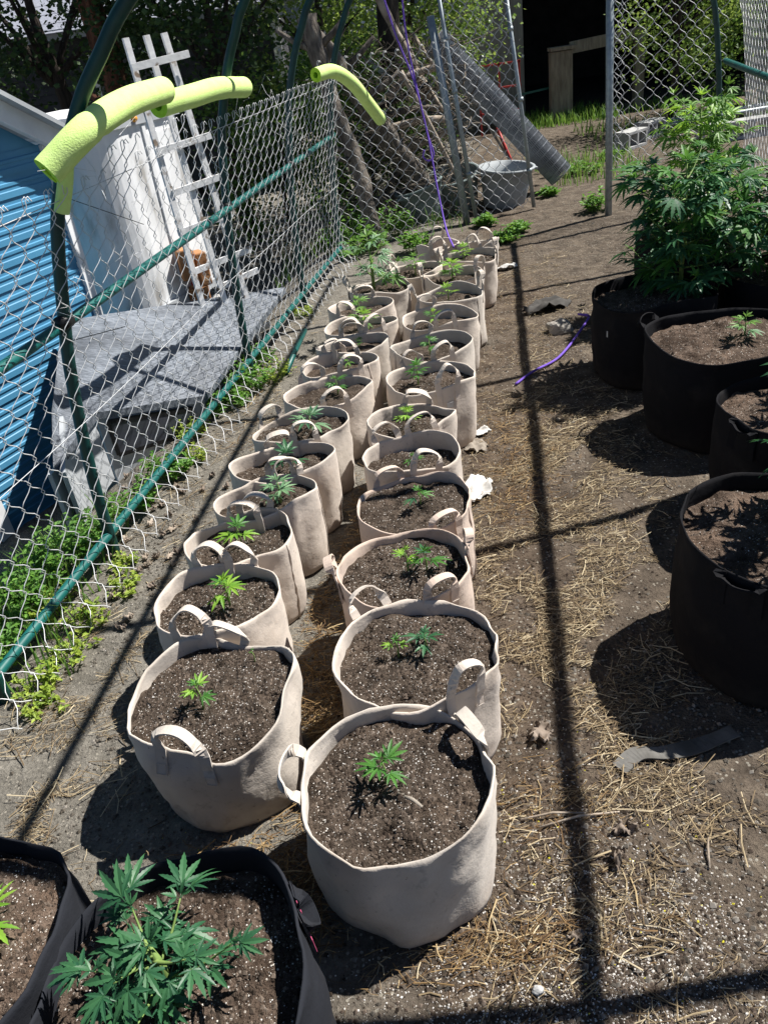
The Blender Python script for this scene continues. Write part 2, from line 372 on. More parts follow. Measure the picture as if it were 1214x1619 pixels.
for key, mat in (('G', LEAF_G), ('Y', LEAF_Y), ('D', LEAF_D), ('P', LEAF_P), ('L', LEAF_L)):
    LM[key] = [leaf_mesh('leaf_fan', 7, 1., mat, .4, .115, .22), leaf_mesh('leaf_fan', 5, 1., mat, .35, .13, .30),
               leaf_mesh('leaf_fan', 3, 1., mat, .25, .16, .18), leaf_mesh('leaf_fan', 9, 1., mat, .5, .10, .35, 7)]
def add_leaf(t, loc, az, pitch, L, key, kind, roll=0.):
    M_ = Matrix.Rotation(az, 3, 'Z') @ Matrix.Rotation(pitch, 3, 'X') @ Matrix.Rotation(roll, 3, 'Y')
    return link('leaf', LM[key][kind], t, loc, M_.to_euler(), L)
def seedling(loc, h, span, nodes, key, label, seed, key2=None, lean=(0, 0)):
    h = h if h < .07 else .07+(h-.07)*.45; span *= .9
    q = random.Random(seed); t = thing('seedling', label, 'plant', loc, 'young plants in grow bags')
    top = Vector((lean[0], lean[1], h))
    MB().tube([(0, 0, -.03), top*.5 + Vector((.003, .002, 0)), top], [h*.035+.001, h*.03+.0008, .0008], 6).build('stem', STEMG, t, True)
    a0 = q.uniform(0, 6.3)
    for i in range(nodes):
        f = (i+1)/nodes; p = top*(.35+.65*f)
        for s in range(2):
            a = a0 + i*R(90) + s*math.pi + q.uniform(-.3, .3)
            L = span*.5*(.62 + .38*math.sin(math.pi*min(1, .25+.6*f)))*q.uniform(.85, 1.1)/1.35
            if f > .99: L *= .7
            kk = key2 if (key2 and (f > .7 or q.random() < .3)) else key
            add_leaf(t, p, a, R(q.uniform(0, 22) + 30*(f-.5)), L, kk, q.choice((0, 0, 1)) if f < .99 else q.choice((1, 2)), q.uniform(-.3, .3))
    if nodes > 1:
        for s in range(3):
            add_leaf(t, top, a0 + s*2.1, R(q.uniform(45, 70)), span*.15, key2 or key, 2)
    return t
def bush(loc, h, rad, nb, nl, L, key, label, seed, key2=None, z0=.1, cone=.5, group=None):
    """a larger plant: main stem, side branches, leaves in opposite pairs and tip tufts"""
    q = random.Random(seed); t = thing('leafy_plant', label, 'plant', loc, group)
    MB().tube([(0, 0, -.05), (.01, 0, h*.5), (0, .01, h*.93)], [.012, .009, .003], 6).build('stem', STEMG, t, True)
    for b in range(nb):
        f = b/max(1, nb-1); a = b*2.4 + q.uniform(-.3, .3)
        zb = z0*h + (h*.86 - z0*h)*f
        r = rad*(1 - cone*f)*q.uniform(.75, 1.05)
        e = Vector((math.cos(a)*r, math.sin(a)*r, min(h, zb + r*q.uniform(.35, .75)))); s0 = Vector((0, 0, zb))
        mid = (s0+e)/2 + Vector((0, 0, -.1*r))
        P = bez([s0, mid, e], 4); MB().tube(P, [.005, .0045, .004, .0035, .003, .0026, .0022, .0018, .0015], 5).build('branch', STEMG, t, True)
        for k in range(nl):
            g = .35 + .65*(k//2)/max(1, (nl-1)//2); p = P[min(8, int(g*8))]
            la = a + (1 if k % 2 else -1)*R(q.uniform(35, 100)) + q.uniform(-.3, .3)
            if k >= nl-2: la = a + q.uniform(-.6, .6)
            add_leaf(t, p, la - math.pi/2, R(q.uniform(-32, 24)), L*q.uniform(.6, 1.15), key2 if key2 and q.random() < .35 else key, q.choice((0, 0, 3, 1)), q.uniform(-.5, .5))
        for k in range(2):
            add_leaf(t, e, a + q.uniform(-2, 2), R(q.uniform(35, 70)), L*.45, key2 or key, 2)
    for k in range(5):
        add_leaf(t, (0, .01, h*.93), k*1.3, R(q.uniform(10, 60)), L*q.uniform(.45, .75), key2 or key, q.choice((1, 2)))
    return t

# ------------------------------------------------------------------ grow bags
BAGS = []   # (x, y, r) footprints kept clear of litter
def bag(name, label, group, c, rx, ry, h, rot, seed, mat, soil=SOIL, drop=.05, handles=(), droop=None, base=.95, detail=1, wav=1., hang=.0, seam=None, bulge=.03, tagcard=None, empty=False):
    q = random.Random(seed); x0, y0 = c
    t = thing(name, label, 'grow bag', (x0, y0, ground_z(x0, y0)-.004), group)
    BAGS.append((x0, y0, max(rx, ry)))
    ph = [q.uniform(0, 6.3) for _ in range(6)]; rr = R(rot)
    def rimz(th):
        z = h + wav*(.012*math.sin(2*th+ph[0]) + .007*math.sin(3*th+ph[1]) + .004*nz(math.cos(th)*2.2, math.sin(th)*2.2, seed))
        if droop:
            for (da, dv, dw) in droop: z -= dv*math.exp(-((math.atan2(math.sin(th-R(da)), math.cos(th-R(da))))/R(dw))**2)
        return z
    def rad(th, zt):
        a = th-rr; n = 2.35
        e = ((abs(math.cos(a))/rx)**n + (abs(math.sin(a))/ry)**n)**(-1/n)
        f = base + (1-base)*zt + bulge*math.sin(math.pi*min(1, zt*1.05))
        w_ = .016*wav*nz(math.cos(th)*1.6+seed, math.sin(th)*1.6, zt*1.3, 1.) + .007*wav*nz(math.cos(th)*3.2, math.sin(th)*3.2+seed, zt*3.5, 1.) + .004*wav*(1-abs(nz(math.cos(th)*2.2+seed, math.sin(th)*2.2, zt*7, 1.))*3)*sstep(0, .3, zt)
        w_ += .006*wav*sstep(.6, 1, zt)*math.sin(4*th+ph[3])*.6
        return e*f + w_
    def pt(th, zt, off=0.):
        r = rad(th, zt)+off; return Vector((r*math.cos(th), r*math.sin(th), zt*rimz(th)))
    NS = 64 if detail else 40
    prof = [(0, -.035), (.012, -.012), (.04, -.002), (.1, 0), (.2, 0), (.32, 0), (.45, 0), (.58, 0), (.7, 0), (.8, 0), (.9, 0), (.955, .001), (.985, .0012), (1, -.0012)]
    inner = [(1, -.0042), (.97, -.0055), (.9, -.0055), (.8, -.0055), (.68, -.0055), (.55, -.0055)] if not empty else [(z, -.0055) for z in (1, .95, .8, .6, .4, .2, .02)]
    rings = prof + inner
    mb = MB()
    for zt, off in rings:
        for j in range(NS): mb.v.append(tuple(pt(2*math.pi*j/NS, zt, off)))
    mb.f = [(i*NS+j, i*NS+(j+1) % NS, (i+1)*NS+(j+1) % NS, (i+1)*NS+j) for i in range(len(rings)-1) for j in range(NS)]
    mb.f.append(tuple(range(NS-1, -1, -1)))
    if empty: mb.f.append(tuple((len(rings)-1)*NS+j for j in range(NS)))
    mb.build('fabric_wall', mat, t, True)
    if not empty:
        # soil
        lvl = h-drop; nr = 34 if detail else 12; ns = 96 if detail else 44
        sb = MB(); sb.v.append((0, 0, lvl+.012))
        def edge(th):
            ze = min(lvl, rimz(th)-.014); return rad(th, ze/rimz(th)) - .0065
        def soilz(x, y, f, th):
            z = lvl + .014*(1-f*f) + .020*nz(x+seed, y, 0, 8) + .012*nz(x, y+seed, 2, 24) + .005*abs(nz(x, y, seed, 60))
            return min(z, rimz(th)-.014 + (1-f)*.2)
        for i in range(1, nr+1):
            f = i/nr
            for j in range(ns):
                th = 2*math.pi*j/ns; r = edge(th)*f; x, y = r*math.cos(th), r*math.sin(th)
                sb.v.append((x, y, soilz(x, y, f, th)))
        sb.f = [(0, 1+j, 1+(j+1) % ns) for j in range(ns)]
        sb.f += [(1+(i*ns)+j, 1+(i+1)*ns+j, 1+(i+1)*ns+(j+1) % ns, 1+i*ns+(j+1) % ns) for i in range(nr-1) for j in range(ns)]
        sb.build('soil', soil, t, True)
        n1, n2 = {2: (2400, 1500), 1: (700, 420), 0: (0, 0)}[detail]
        for nm, cnt, mt, lo, hi in (('soil_crumbs', n1, CRUMB, .0015, .0082), ('perlite_grains', n2, PERL, .0007, .0026)):
            if not cnt: continue
            kb = MB()
            for _ in range(cnt):
                f = math.sqrt(q.random())*.955; th = q.uniform(0, 6.283); r = edge(th)*f
                x, y = r*math.cos(th), r*math.sin(th); z = soilz(x, y, f, th); s = lo + (hi-lo)*q.random()**2.2
                a = q.uniform(0, 6.3); ca, sa = math.cos(a)*s, math.sin(a)*s; k = q.uniform(.6, 1.)
                kb.add([(x+ca, y+sa, z), (x-sa*k, y+ca*k, z+s*.2), (x-ca*.9, y-sa*.9, z), (x+sa*k, y-ca*k, z-s*.1), (x+s*.2, y, z+s*q.uniform(.5, .9))],
                       [(0, 1, 4), (1, 2, 4), (2, 3, 4), (3, 0, 4)])
            kb.build(nm, mt, t, False, 'stuff')
    # strap handles
    for hd in handles:
        a, hh, lean = R(hd[0]), hd[1]*1.4, R(hd[2]); hw = hd[3] if len(hd) > 3 else .05
        swd = hd[4] if len(hd) > 4 else .026
        rr_ = rad(a, 1); da = hw/rr_
        n = Vector((math.cos(a), math.sin(a), 0)); tg = Vector((-n.y, n.x, 0))
        ups = Vector((0, 0, 1))*math.cos(lean) + n*math.sin(lean)
        path = []; wdir = []
        for k in range(4):     # sewn-on leg
            zt = .76 + .235*k/3; path.append(pt(a-da, zt, .004)); wdir.append(tg)
        A, B_ = pt(a-da, 1., .004), pt(a+da, 1., .004)
        for k in range(1, 16):
            u = k/16; th = math.pi*u
            p = A.lerp(B_, .5-.5*math.cos(th)*(1+.12*math.sin(th))) + ups*hh*math.sin(th)**.8 + tg*(.006*math.sin(3*th+ph[4]))*1
            path.append(p); s_ = sstep(0, .28, u)*(1-sstep(.72, 1, u))
            sg = 1 if u < .5 else -1
            wdir.append((tg*(1-s_)*sg + (n*math.cos(lean)-Vector((0, 0, 1))*math.sin(lean))*s_*1.).normalized() if True else n)
        for k in range(3, -1, -1):
            zt = .76 + .235*k/3; path.append(pt(a+da, zt, .004)); wdir.append(-tg)
        hb = MB()
        for i, p in enumerate(path):
            d_ = (path[min(i+1, len(path)-1)]-path[max(i-1, 0)]).normalized()
            w_ = (wdir[i]-d_*wdir[i].dot(d_)).normalized(); o_ = d_.cross(w_)
            hb.v += [tuple(p + w_*sx*swd/2 + o_*so_*.0022) for sx, so_ in ((-1, -1), (1, -1), (1, 1), (-1, 1))]
        K = len(path)
        hb.f = [(i*4+j, i*4+(j+1) % 4, (i+1)*4+(j+1) % 4, (i+1)*4+j) for i in range(K-1) for j in range(4)] + [(3, 2, 1, 0), tuple((K-1)*4+j for j in range(4))]
        ho = hb.build('handle', mat, t)
        for s in ((-1, 1) if detail == 2 else ()):    # stitched box at each end
            sb = MB(); p1, p2 = pt(a+s*da, .77, .0075), pt(a+s*da, .86, .0075); e_ = tg*swd*.42
            sb.tube([p1-e_, p1+e_, p2+e_, p2-e_, p1-e_], .0008, 4, False)
            sb.build('stitching', GREYTAN if mat not in (BLACK, NAVY) else PINKTAG, ho)
    if seam is not None:
        kb = MB(); a = R(seam)
        kb.tube([pt(a, .03+.96*k/12, .0005) for k in range(13)], .0035, 5); kb.build('side_seam', mat, t, True)
    if tagcard is not None:
        a, zt = R(tagcard[0]), tagcard[1]; n = Vector((math.cos(a), math.sin(a), 0)); tg = Vector((-n.y, n.x, 0)); p = pt(a, zt, .009)
        w_, h_ = tagcard[2:4]
        M_ = Matrix((tg, n, Vector((0, 0, 1)))).transposed()
        MB().box(p, (w_, .0015, h_), M=M_).build('label_card', PAPER, t)
    return t

GF, GP = 'tan grow bags in the row beside the fence', 'tan grow bags in the row beside the path'
ORD = ['first', 'second', 'third', 'fourth', 'fifth', 'sixth', 'seventh', 'eighth', 'ninth', 'tenth', 'eleventh', 'twelfth']
# path-side row: (x, y, rx, ry, rot, material, drop, handles, droop, wave, note)
PR = [
 (-.065, 1.19, .207, .200, 0, GREYTAN, .050, [(172, .035, 74, .058, .03), (28, .05, -12, .05, .03)], [(-80, .02, 50), (35, .012, 25)], 1.4, 'large pale tan grow bag with its right handle folded over the rim'),
 (.030, 1.58, .212, .192, 0, TAN, .045, [(-62, .065, 8, .042, .024), (120, .05, 30)], [(-30, .012, 30)], 1.3, 'wide tan grow bag touching the bag that has a folded handle'),
 (.037, 1.965, .196, .182, 5, PINK, .045, [(-64, .045, 4, .045), (8, .045, 10, .03), (184, .04, 20, .035)], None, .9, 'pinkish tan grow bag with handles on both sides'),
 (.105, 2.325, .192, .172, 5, PINK, .03, [(-62, .035, 0, .05), (112, .04, 5, .05)], [(-90, .012, 60)], .9, 'pinkish tan grow bag filled nearly to its rim with soil'),
 (.132, 2.685, .182, .155, 8, TAN, .075, [(-75, .06, 6, .045), (118, .05, 10, .05)], None, .8, 'tan grow bag with a low soil level beside white paper scraps'),
 (.165, 2.985, .182, .138, 12, TAN, .06, [(-78, .055, -12, .05), (75, .055, -20, .05)], [(20, .01, 30)], 1.2, 'tan grow bag with a crumpled rim and a bright yellow-green seedling'),
 (.30, 3.39, .197, .170, 3, TAN, .055, [(-72, .075, 4, .045), (112, .05, 5, .045)], None, .8, 'tan grow bag with a label card under its front handle'),
 (.357, 3.775, .202, .175, 18, GREYTAN, .065, [(-80, .06, 8, .045), (100, .05, 5)], None, .9, None),
 (.448, 4.20, .202, .178, 12, TAN, .07, [(-85, .055, 8, .05), (105, .05, 5)], None, .8, None),
 (.565, 4.57, .192, .165, 6, GREYTAN, .06, [(170, .06, 25, .04), (15, .07, 5, .03)], None, 1.0, None),
 (.63, 4.925, .185, .160, 6, TAN, .05, [(-35, .085, 0, .04), (175, .06, 5, .04)], None, 1.0, None),
 (.79, 5.29, .182, .165, 0, TAN, .04, [(5, .06, -5, .03), (178, .06, 10, .03)], None, .9, None),
]
for i, (x, y, rx, ry, rot, mt, dr, hd, dp, wv, nt_) in enumerate(PR):
    lab = (nt_ + ', ' if nt_ else 'tan felt grow bag, ') + ORD[11-i] + ' from the gate' if False else None
    lab = nt_ if nt_ else 'tan felt grow bag, %s from the gate in the path-side row' % ORD[11-i]
    bag('grow_bag', lab, GP, (x, y), rx, ry, .325, rot, 11+i, mt, SOIL, dr, hd, dp, .95, 2 if i < 3 else (1 if i < 7 else 0), wv,
        seam={3: -20, 7: 200, 9: -40}.get(i), tagcard=(-72, .74, .032, .024) if i == 6 else None)
# fence-side row
FR = [
 (-.505, 1.555, .208, .205, -20, GREYTAN, .035, [(-108, .055, -4, .055, .03), (85, .04, 5, .05)], [(-75, .035, 55), (170, .015, 22)], 1.5, 'pale tan grow bag with a pinched rim next to the black bags'),
 (-.535, 1.945, .183, .172, 10, TAN, .05, [(-105, .065, -4, .052, .028), (70, .05, 8, .05)], [(-60, .01, 40)], .9, 'tan grow bag holding one upright bright green seedling with long leaflets'),
 (-.495, 2.265, .182, .150, 14, TAN, .055, [(-112, .06, 0, .05, .028), (72, .045, 0, .05)], None, .8, 'tan grow bag holding a sprawling yellow-green seedling by dry leaves'),
 (-.41, 2.515, .188, .135, 20, TAN, .05, [(72, .05, 0, .045), (-115, .05, 0, .05)], [(150, .012, 30)], .8, 'tan grow bag with a dark line down its side and a pale tall seedling'),
 (-.36, 2.775, .205, .138, 14, TAN, .06, [(-80, .055, -15, .05), (95, .05, -20, .05)], None, .8, 'tan grow bag crossed by a frame shadow, dark green seedling inside'),
 (-.295, 3.065, .203, .145, 18, GREYTAN, .045, [(-80, .06, 0, .045), (140, .05, 0, .05)], None, .9, 'tan grow bag with a drooping blue-green seedling and grey stains on its side'),
 (-.17, 3.425, .208, .155, 18, TAN, .055, [(-78, .06, 4, .05), (118, .06, 0, .055)], [(-50, .015, 30)], 1.0, 'tan grow bag with water stains and a bare dirt strip behind'),
 (-.105, 3.73, .186, .135, 12, TAN, .06, [(-70, .055, 8, .05), (100, .05, 0)], None, .8, None),
 (-.03, 3.985, .192, .122, 8, GREYTAN, .05, [(-105, .05, 4, .05), (90, .05, 0)], None, .8, None),
 (.025, 4.265, .200, .135, 8, TAN, .05, [(-110, .06, 0, .05), (-60, .055, 0, .05)], None, .8, None),
 (.045, 4.58, .190, .155, 8, TAN, .055, [(-120, .06, 5, .05), (80, .05, 0)], None, .8, None),
 (.175, 4.94, .185, .160, 10, GREYTAN, .04, [(165, .06, 15, .04), (60, .06, 5, .04)], None, 1.0, None),
]
for i, (x, y, rx, ry, rot, mt, dr, hd, dp, wv, nt_) in enumerate(FR):
    lab = nt_ if nt_ else 'tan felt grow bag, %s from the gate in the fence-side row' % ORD[11-i]
    bag('grow_bag', lab, GF, (x, y), rx, ry, .325, rot, 41+i, mt, SOIL, dr, hd, dp, .95 if i else .92, 2 if i < 2 else (1 if i < 6 else 0), wv, seam={2: -25, 3: 0, 7: -30}.get(i))
bag('grow_bag', 'tan grow bag standing between the two rows near the gate', 'tan grow bags by the gate', (.44, 5.22), .17, .15, .325, 10, 71, TAN, SOIL, .05, [(150, .06, 10, .04), (20, .07, 5, .03)], None, .95, 0)
bag('empty_grow_bag', 'empty tan grow bag squashed flat beside the leaning tree trunk', 'empty tan bags by the gate', (.66, 5.82), .15, .10, .30, 12, 72, TAN, handles=[(-92, .06, 0, .05), (88, .07, 0, .05)], base=.85, detail=0, wav=1.6, empty=True, tagcard=(-92, .72, .04, .03))
bag('empty_grow_bag', 'empty tan grow bag squashed flat in front of the gate post', 'empty tan bags by the gate', (.93, 5.74), .14, .09, .29, 10, 73, GREYTAN, handles=[(-110, .07, 0, .045), (60, .06, 0, .05)], base=.85, detail=0, wav=1.6, empty=True)

# black bags
GB = 'black grow bags'
bag('black_grow_bag', 'large black grow bag with a dangling strap end, tall plant shadow across its soil', GB, (1.075, 1.735), .275, .27, .44, 0, 81, BLACK, SOIL2, .05, [(-140, .02, 150, .05, .03)], None, .95, 1, 1.0)
bag('black_grow_bag', 'black grow bag between the strap-end bag and the single-seedling bag', GB, (1.49, 2.40), .29, .27, .43, 0, 82, BLACK, SOIL2, .05, [(200, .02, 150, .05, .03)], None, .95, 1)
bag('black_grow_bag', 'black grow bag with a small white side tag and a single seedling', GB, (1.545, 3.135), .325, .30, .43, 0, 83, BLACK, SOIL2, .05, [(140, .03, 60, .06, .03)], None, .95, 1, 1., tagcard=(-100, .72, .008, .035))
bag('black_grow_bag', 'black grow bag holding the big leafy plant nearest the path', GB, (1.47, 3.80), .285, .275, .42, 0, 84, BLACK, SOIL2, .05, [(20, .05, -10, .05, .03)], None, .95, 1, 1.3, tagcard=(-155, .70, .007, .03))
bag('black_grow_bag', 'black grow bag behind the single-seedling bag with a bushy plant', GB, (2.12, 3.86), .29, .28, .42, 0, 85, BLACK, SOIL2, .05, [(180, .05, 0, .05, .03)], None, .95, 0)
bag('black_grow_bag', 'black grow bag holding the pale bushy plant by the fence post', GB, (2.02, 4.75), .28, .27, .42, 0, 86, BLACK, SOIL2, .05, (), None, .95, 0)
bag('black_grow_bag', 'charcoal grow bag with pink-stitched strap holding a many-branched dark green plant', GB, (-.475, .775), .232, .238, .40, 0, 87, NAVY, SOIL2, .075, [(22, .05, 165, .03, .03)], [(160, .03, 25)], .96, 2, 1.2)
bag('black_grow_bag', 'charcoal grow bag pressed against the bag with the pink-stitched strap', GB, (-.935, .90), .232, .232, .40, 0, 88, NAVY, SOIL2, .065, (), [(20, .02, 30)], .96, 2, 1.2)

# ------------------------------------------------------------------ young plants
def on(x, y, z): return (x, y, z)
SZ = .285
seedling((-.085, 1.20, .29), .075, .15, 3, 'G', 'short bushy green seedling in the bag with the folded handle', 1)
seedling((.055, 1.60, .295), .055, .14, 3, 'D', 'low spreading dark green seedling beside a yellowing one', 2)
seedling((-.02, 1.60, .295), .05, .10, 2, 'Y', 'small yellowing seedling beside a low dark green one', 3, 'G')
seedling((.10, 1.95, .295), .07, .16, 3, 'D', 'dark green seedling with wide leaves in a pinkish bag with side handles', 4, 'G')
seedling((.045, 1.97, .295), .075, .11, 2, 'Y', 'bright yellow-green seedling next to wide dark leaves in a pinkish bag', 5)
seedling((.125, 2.31, .31), .055, .15, 2, 'D', 'dark flat-leaved seedling in the brim-full pinkish bag', 6, 'G')
seedling((.14, 2.66, .265), .05, .10, 2, 'G', 'tiny green sprout behind the handle of the low-soil bag', 7)
seedling((.15, 2.98, .28), .09, .15, 3, 'Y', 'bright yellow-green seedling in the bag with the crumpled rim', 8)
seedling((.24, 3.40, .285), .12, .17, 4, 'G', 'tall green seedling in the bag with the label card', 9)
seedling((.34, 3.76, .28), .10, .14, 3, 'G', 'green seedling behind the paired handles, eighth from the black bags', 10)
seedling((.42, 4.22, .27), .08, .14, 3, 'G', 'green seedling in the path-side bag, fourth from the gate', 12, 'Y')
seedling((.55, 4.56, .28), .11, .16, 3, 'Y', 'yellow-green seedling in the path-side bag, third from the gate', 13)
seedling((.63, 4.93, .29), .16, .24, 5, 'L', 'tall light green plant in the path-side bag, second from the gate', 14, 'Y')
seedling((.76, 5.29, .30), .13, .20, 4, 'Y', 'yellow-green plant in the path-side bag beside the empty bags', 15)
seedling((-.53, 1.515, .305), .065, .12, 3, 'Y', 'small yellow-tipped seedling in the bag with the pinched rim', 21, 'G')
seedling((-.405, 1.655, .305), .03, .06, 1, 'G', 'tiny two-leaf sprout in the bag with the pinched rim', 22)
seedling((-.50, 1.94, .29), .11, .17, 3, 'G', 'upright bright green seedling with long leaflets in a tan bag', 23, 'Y')
seedling((-.49, 2.27, .285), .075, .18, 3, 'Y', 'sprawling yellow-green seedling near the dry leaves by the fence', 24, 'G')
seedling((-.365, 2.50, .285), .15, .19, 4, 'P', 'tall pale silvery green seedling leaning over its bag rim', 25, 'P', (.01, -.02))
seedling((-.335, 2.74, .28), .10, .22, 3, 'D', 'dark green seedling half in shade behind the pale silvery one', 26)
seedling((-.25, 3.05, .29), .09, .22, 3, 'D', 'drooping blue-green seedling in the grey-stained bag', 27, 'P')
seedling((-.13, 3.44, .28), .08, .15, 3, 'G', 'small green seedling shaded by the handles of the water-stained bag', 28)
seedling((-.07, 3.74, .275), .06, .14, 2, 'L', 'little green seedling in the fence-side bag, fifth from the gate', 29)
seedling((.0, 3.99, .28), .05, .12, 2, 'G', 'low green sprout in the fence-side bag, fourth from the gate', 30)
seedling((.05, 4.27, .285), .12, .22, 4, 'L', 'light green plant in the fence-side bag, third from the gate', 31, 'Y')
seedling((.03, 4.58, .28), .10, .20, 3, 'L', 'light green plant in the fence-side bag, second from the gate', 32)
bush((.14, 4.95, .30), .34, .17, 6, 5, .085, 'P', 'knee-high silvery green plant in the fence-side bag next to the gate', 33, 'L')
seedling((.43, 5.2, .29), .16, .22, 5, 'L', 'green plant in the bag between the two rows', 34)
seedling((1.60, 3.12, .385), .13, .19, 4, 'P', 'pale green upright seedling alone in a black bag', 35, 'L')
bush((-.505, .80, .325), .12, .14, 8, 6, .066, 'D', 'many-branched dark green plant in the charcoal bag with pink stitching', 36, 'D', .15, .45)
seedling((-.86, .945, .335), .06, .19, 3, 'Y', 'bright green seedling in the charcoal bag with no handles', 37, 'G')
GBIG = 'big leafy plants in black bags'
bush((1.62, 3.86, .36), .66, .30, 26, 11, .12, 'D', 'big bushy plant with dark fan leaves beside the path', 51, 'G', .04, .25, GBIG)
bush((2.10, 3.92, .36), .56, .36, 20, 10, .125, 'D', 'bushy plant with wide fan leaves behind the single-seedling bag', 52, 'G', .05, .3, GBIG)
bush((2.05, 4.75, .36), .84, .36, 24, 11, .095, 'L', 'pale green bushy plant with narrow leaflets by the fence post', 53, 'Y', .08, .55, GBIG)
bush((1.27, 1.79, .38), .50, .19, 9, 7, .11, 'D', 'dark leafy plant shading the soil of the bag with the strap end', 54, None, .1, .5, GBIG)
bush((1.72, 2.46, .37), .42, .2, 7, 6, .11, 'D', 'dark leafy plant in the bag beside the single-seedling bag', 55, None, .1, .5, GBIG)

# ------------------------------------------------------------------ tube frame over the beds
FRAME = thing('tube_frame', 'dark green tube frame of hoops and rails over the rows of bags', 'frame', (0, 0, 0))
PROF = [(0, -.05), (.02, .35), (.07, .75), (.13, 1.03), (.215, 1.33), (.36, 1.59), (.48, 1.735), (.60, 1.86), (.9, 2.09), (1.25, 2.26), (1.72, 2.33), (2.2, 2.29), (2.62, 2.13), (2.95, 1.87), (3.14, 1.55), (3.23, 1.1), (3.28, .6), (3.3, -.05)]
def lean_k(y): return 1 - .4*sstep(2.9, 4.4, y)
def across(a, y): return a*(lean_k(y) + (1-lean_k(y))*sstep(.7, 1.7, a))
for k, (yl, yr) in enumerate(((2.0, 1.31), (2.78, 2.9), (4.55, 4.45), (5.78, 5.9), (6.95, 7.1))):
    P = [Vector((fence_x(yl)+across(a, yl)+(.28*sstep(2, 3.2, a) if k == 3 else 0), yl+(yr-yl)*a/2.75, z)) for a, z in PROF]
    MB().tube(bez(P, 4), .0225, 10).build('hoop', DTEAL if k != 9 else TEAL, FRAME, True)
def rail(name, p, q, r, mat, sag=0.):
    p, q = Vector(p), Vector(q); n = 12
    P = [p.lerp(q, i/n) + Vector((.006*nz(i*.7, p.x, p.z), .0, -sag*math.sin(math.pi*i/n))) for i in range(n+1)]
    MB().tube(P, r, 10).build(name, mat, FRAME, True)
rail('bottom_rail', (fence_x(1.2)+.01, 1.2, .10), (fence_x(6.95)+.01, 6.95, .12), .0185, TEAL)
rail('middle_rail', (fence_x(1.2)+.11, 1.2, .95), (fence_x(7.1)+.06, 7.1, .97), .019, TEAL)
rail('ridge_rail', (.08+.19*.6, .6, 2.345), (.08+.19*7.1, 7.1, 2.345), .016, DTEAL)
rail('shoulder_rail', (1.275+.19*.5, .5, 1.90), (1.275+.19*7.2, 7.2, 1.90), .024, DTEAL)
rail('side_rail', (fence_x(1.2)+3.24, 1.2, 1.08), (fence_x(7.1)+3.24, 7.1, 1.08), .0225, TEAL)
rail('side_bottom_rail', (fence_x(1.2)+3.29, 1.2, .1), (fence_x(7.1)+3.29, 7.1, .1), .0235, TEAL)
# clamps at the joints
for yl in (2.78, 4.55, 5.78):
    c = MB(); p = Vector((fence_x(yl)+across(.115, yl), yl, .97))
    c.tube([p-Vector((.008, .03, .0)), p+Vector((.008, .03, 0))], .027, 10); c.build('joint_clamp', TIE, FRAME, True)

# ------------------------------------------------------------------ chain link
def chain(P0, P1, h, pw, ph, wire, seed, prof=None, bulge=.02, name='wire_mesh', parent=None, z0=.03, hooks=True, skew=0., topvar=.0, mat=None, sub=3):
    """zigzag wires of a chain link panel between two ground points; prof(z) gives the lean across"""
    P0, P1 = Vector(P0), Vector(P1); d = (P1-P0); L = d.length; d.normalize(); nrm = Vector((d.y, -d.x, 0))
    n = int(L/(pw/2)); mb = MB(); q = random.Random(seed)
    for i in range(n):
        s0 = (i+.5)*pw/2
        hh = h + topvar*nz(i*.11, seed, 0)
        m_ = int(hh/(ph/2)); pts = []
        for j in range(m_*sub+1):
            t = j/sub; tri = abs(((t + (i % 2)) % 2) - 1)*2-1
            tri = math.sin(tri*1.45)/math.sin(1.45)
            z = z0 + t*ph/2
            s = s0 + tri*pw*.27 + skew*z + .008*nz(i*.3, t*.3, seed) 
            off = .005*math.cos(math.pi*(t+(i % 2))) + bulge*nz(s*.9, z*1.1, seed+5)*1.6 + (prof(z, P0.y + d.y*s) if prof else 0)
            pts.append(P0 + d*s + nrm*off + Vector((0, 0, z + .01*nz(s*2, z, seed+2))))
        if hooks:
            e = pts[-1]; pts += [e + d*.004 + Vector((0, 0, .02)), e + d*.012 + nrm*.006 + Vector((0, 0, .027)), e + d*.019 + nrm*.01 + Vector((0, 0, .012))]
        mb.tube(pts, wire, 4, False)
    return mb.build(name, mat or GALV, parent, True, 'stuff')
def legprof(z):
    for (a, za), (b, zb) in zip(PROF, PROF[1:]):
        if za <= z <= zb: return a + (b-a)*(z-za)/(zb-za)
    return 0
FEN = thing('chain_link_fence', 'galvanised chain link fence hung along the green tube rails beside the shed', 'fence', (0, 0, 0))
chain((fence_x(1.35)+.035, 1.35, 0), (fence_x(7.05)+.035, 7.05, 0), 1.43, .118, .125, .0018, 3, lambda z, y: across(legprof(z), y) + .11*(1-sstep(0, .17, z)), .012, parent=FEN, topvar=.05, z0=.012)
wb = MB()
for zz in (.62, 1.36):   # tension wires
    wb.tube([Vector((fence_x(y)+across(legprof(zz), y)+.038+.006*nz(y*2, zz), y, zz+.012*nz(y, zz+4))) for y in [1.35+.2*k for k in range(29)]], .0016, 4, False)
wb.build('tension_wire', GALV, FEN, True, 'stuff')
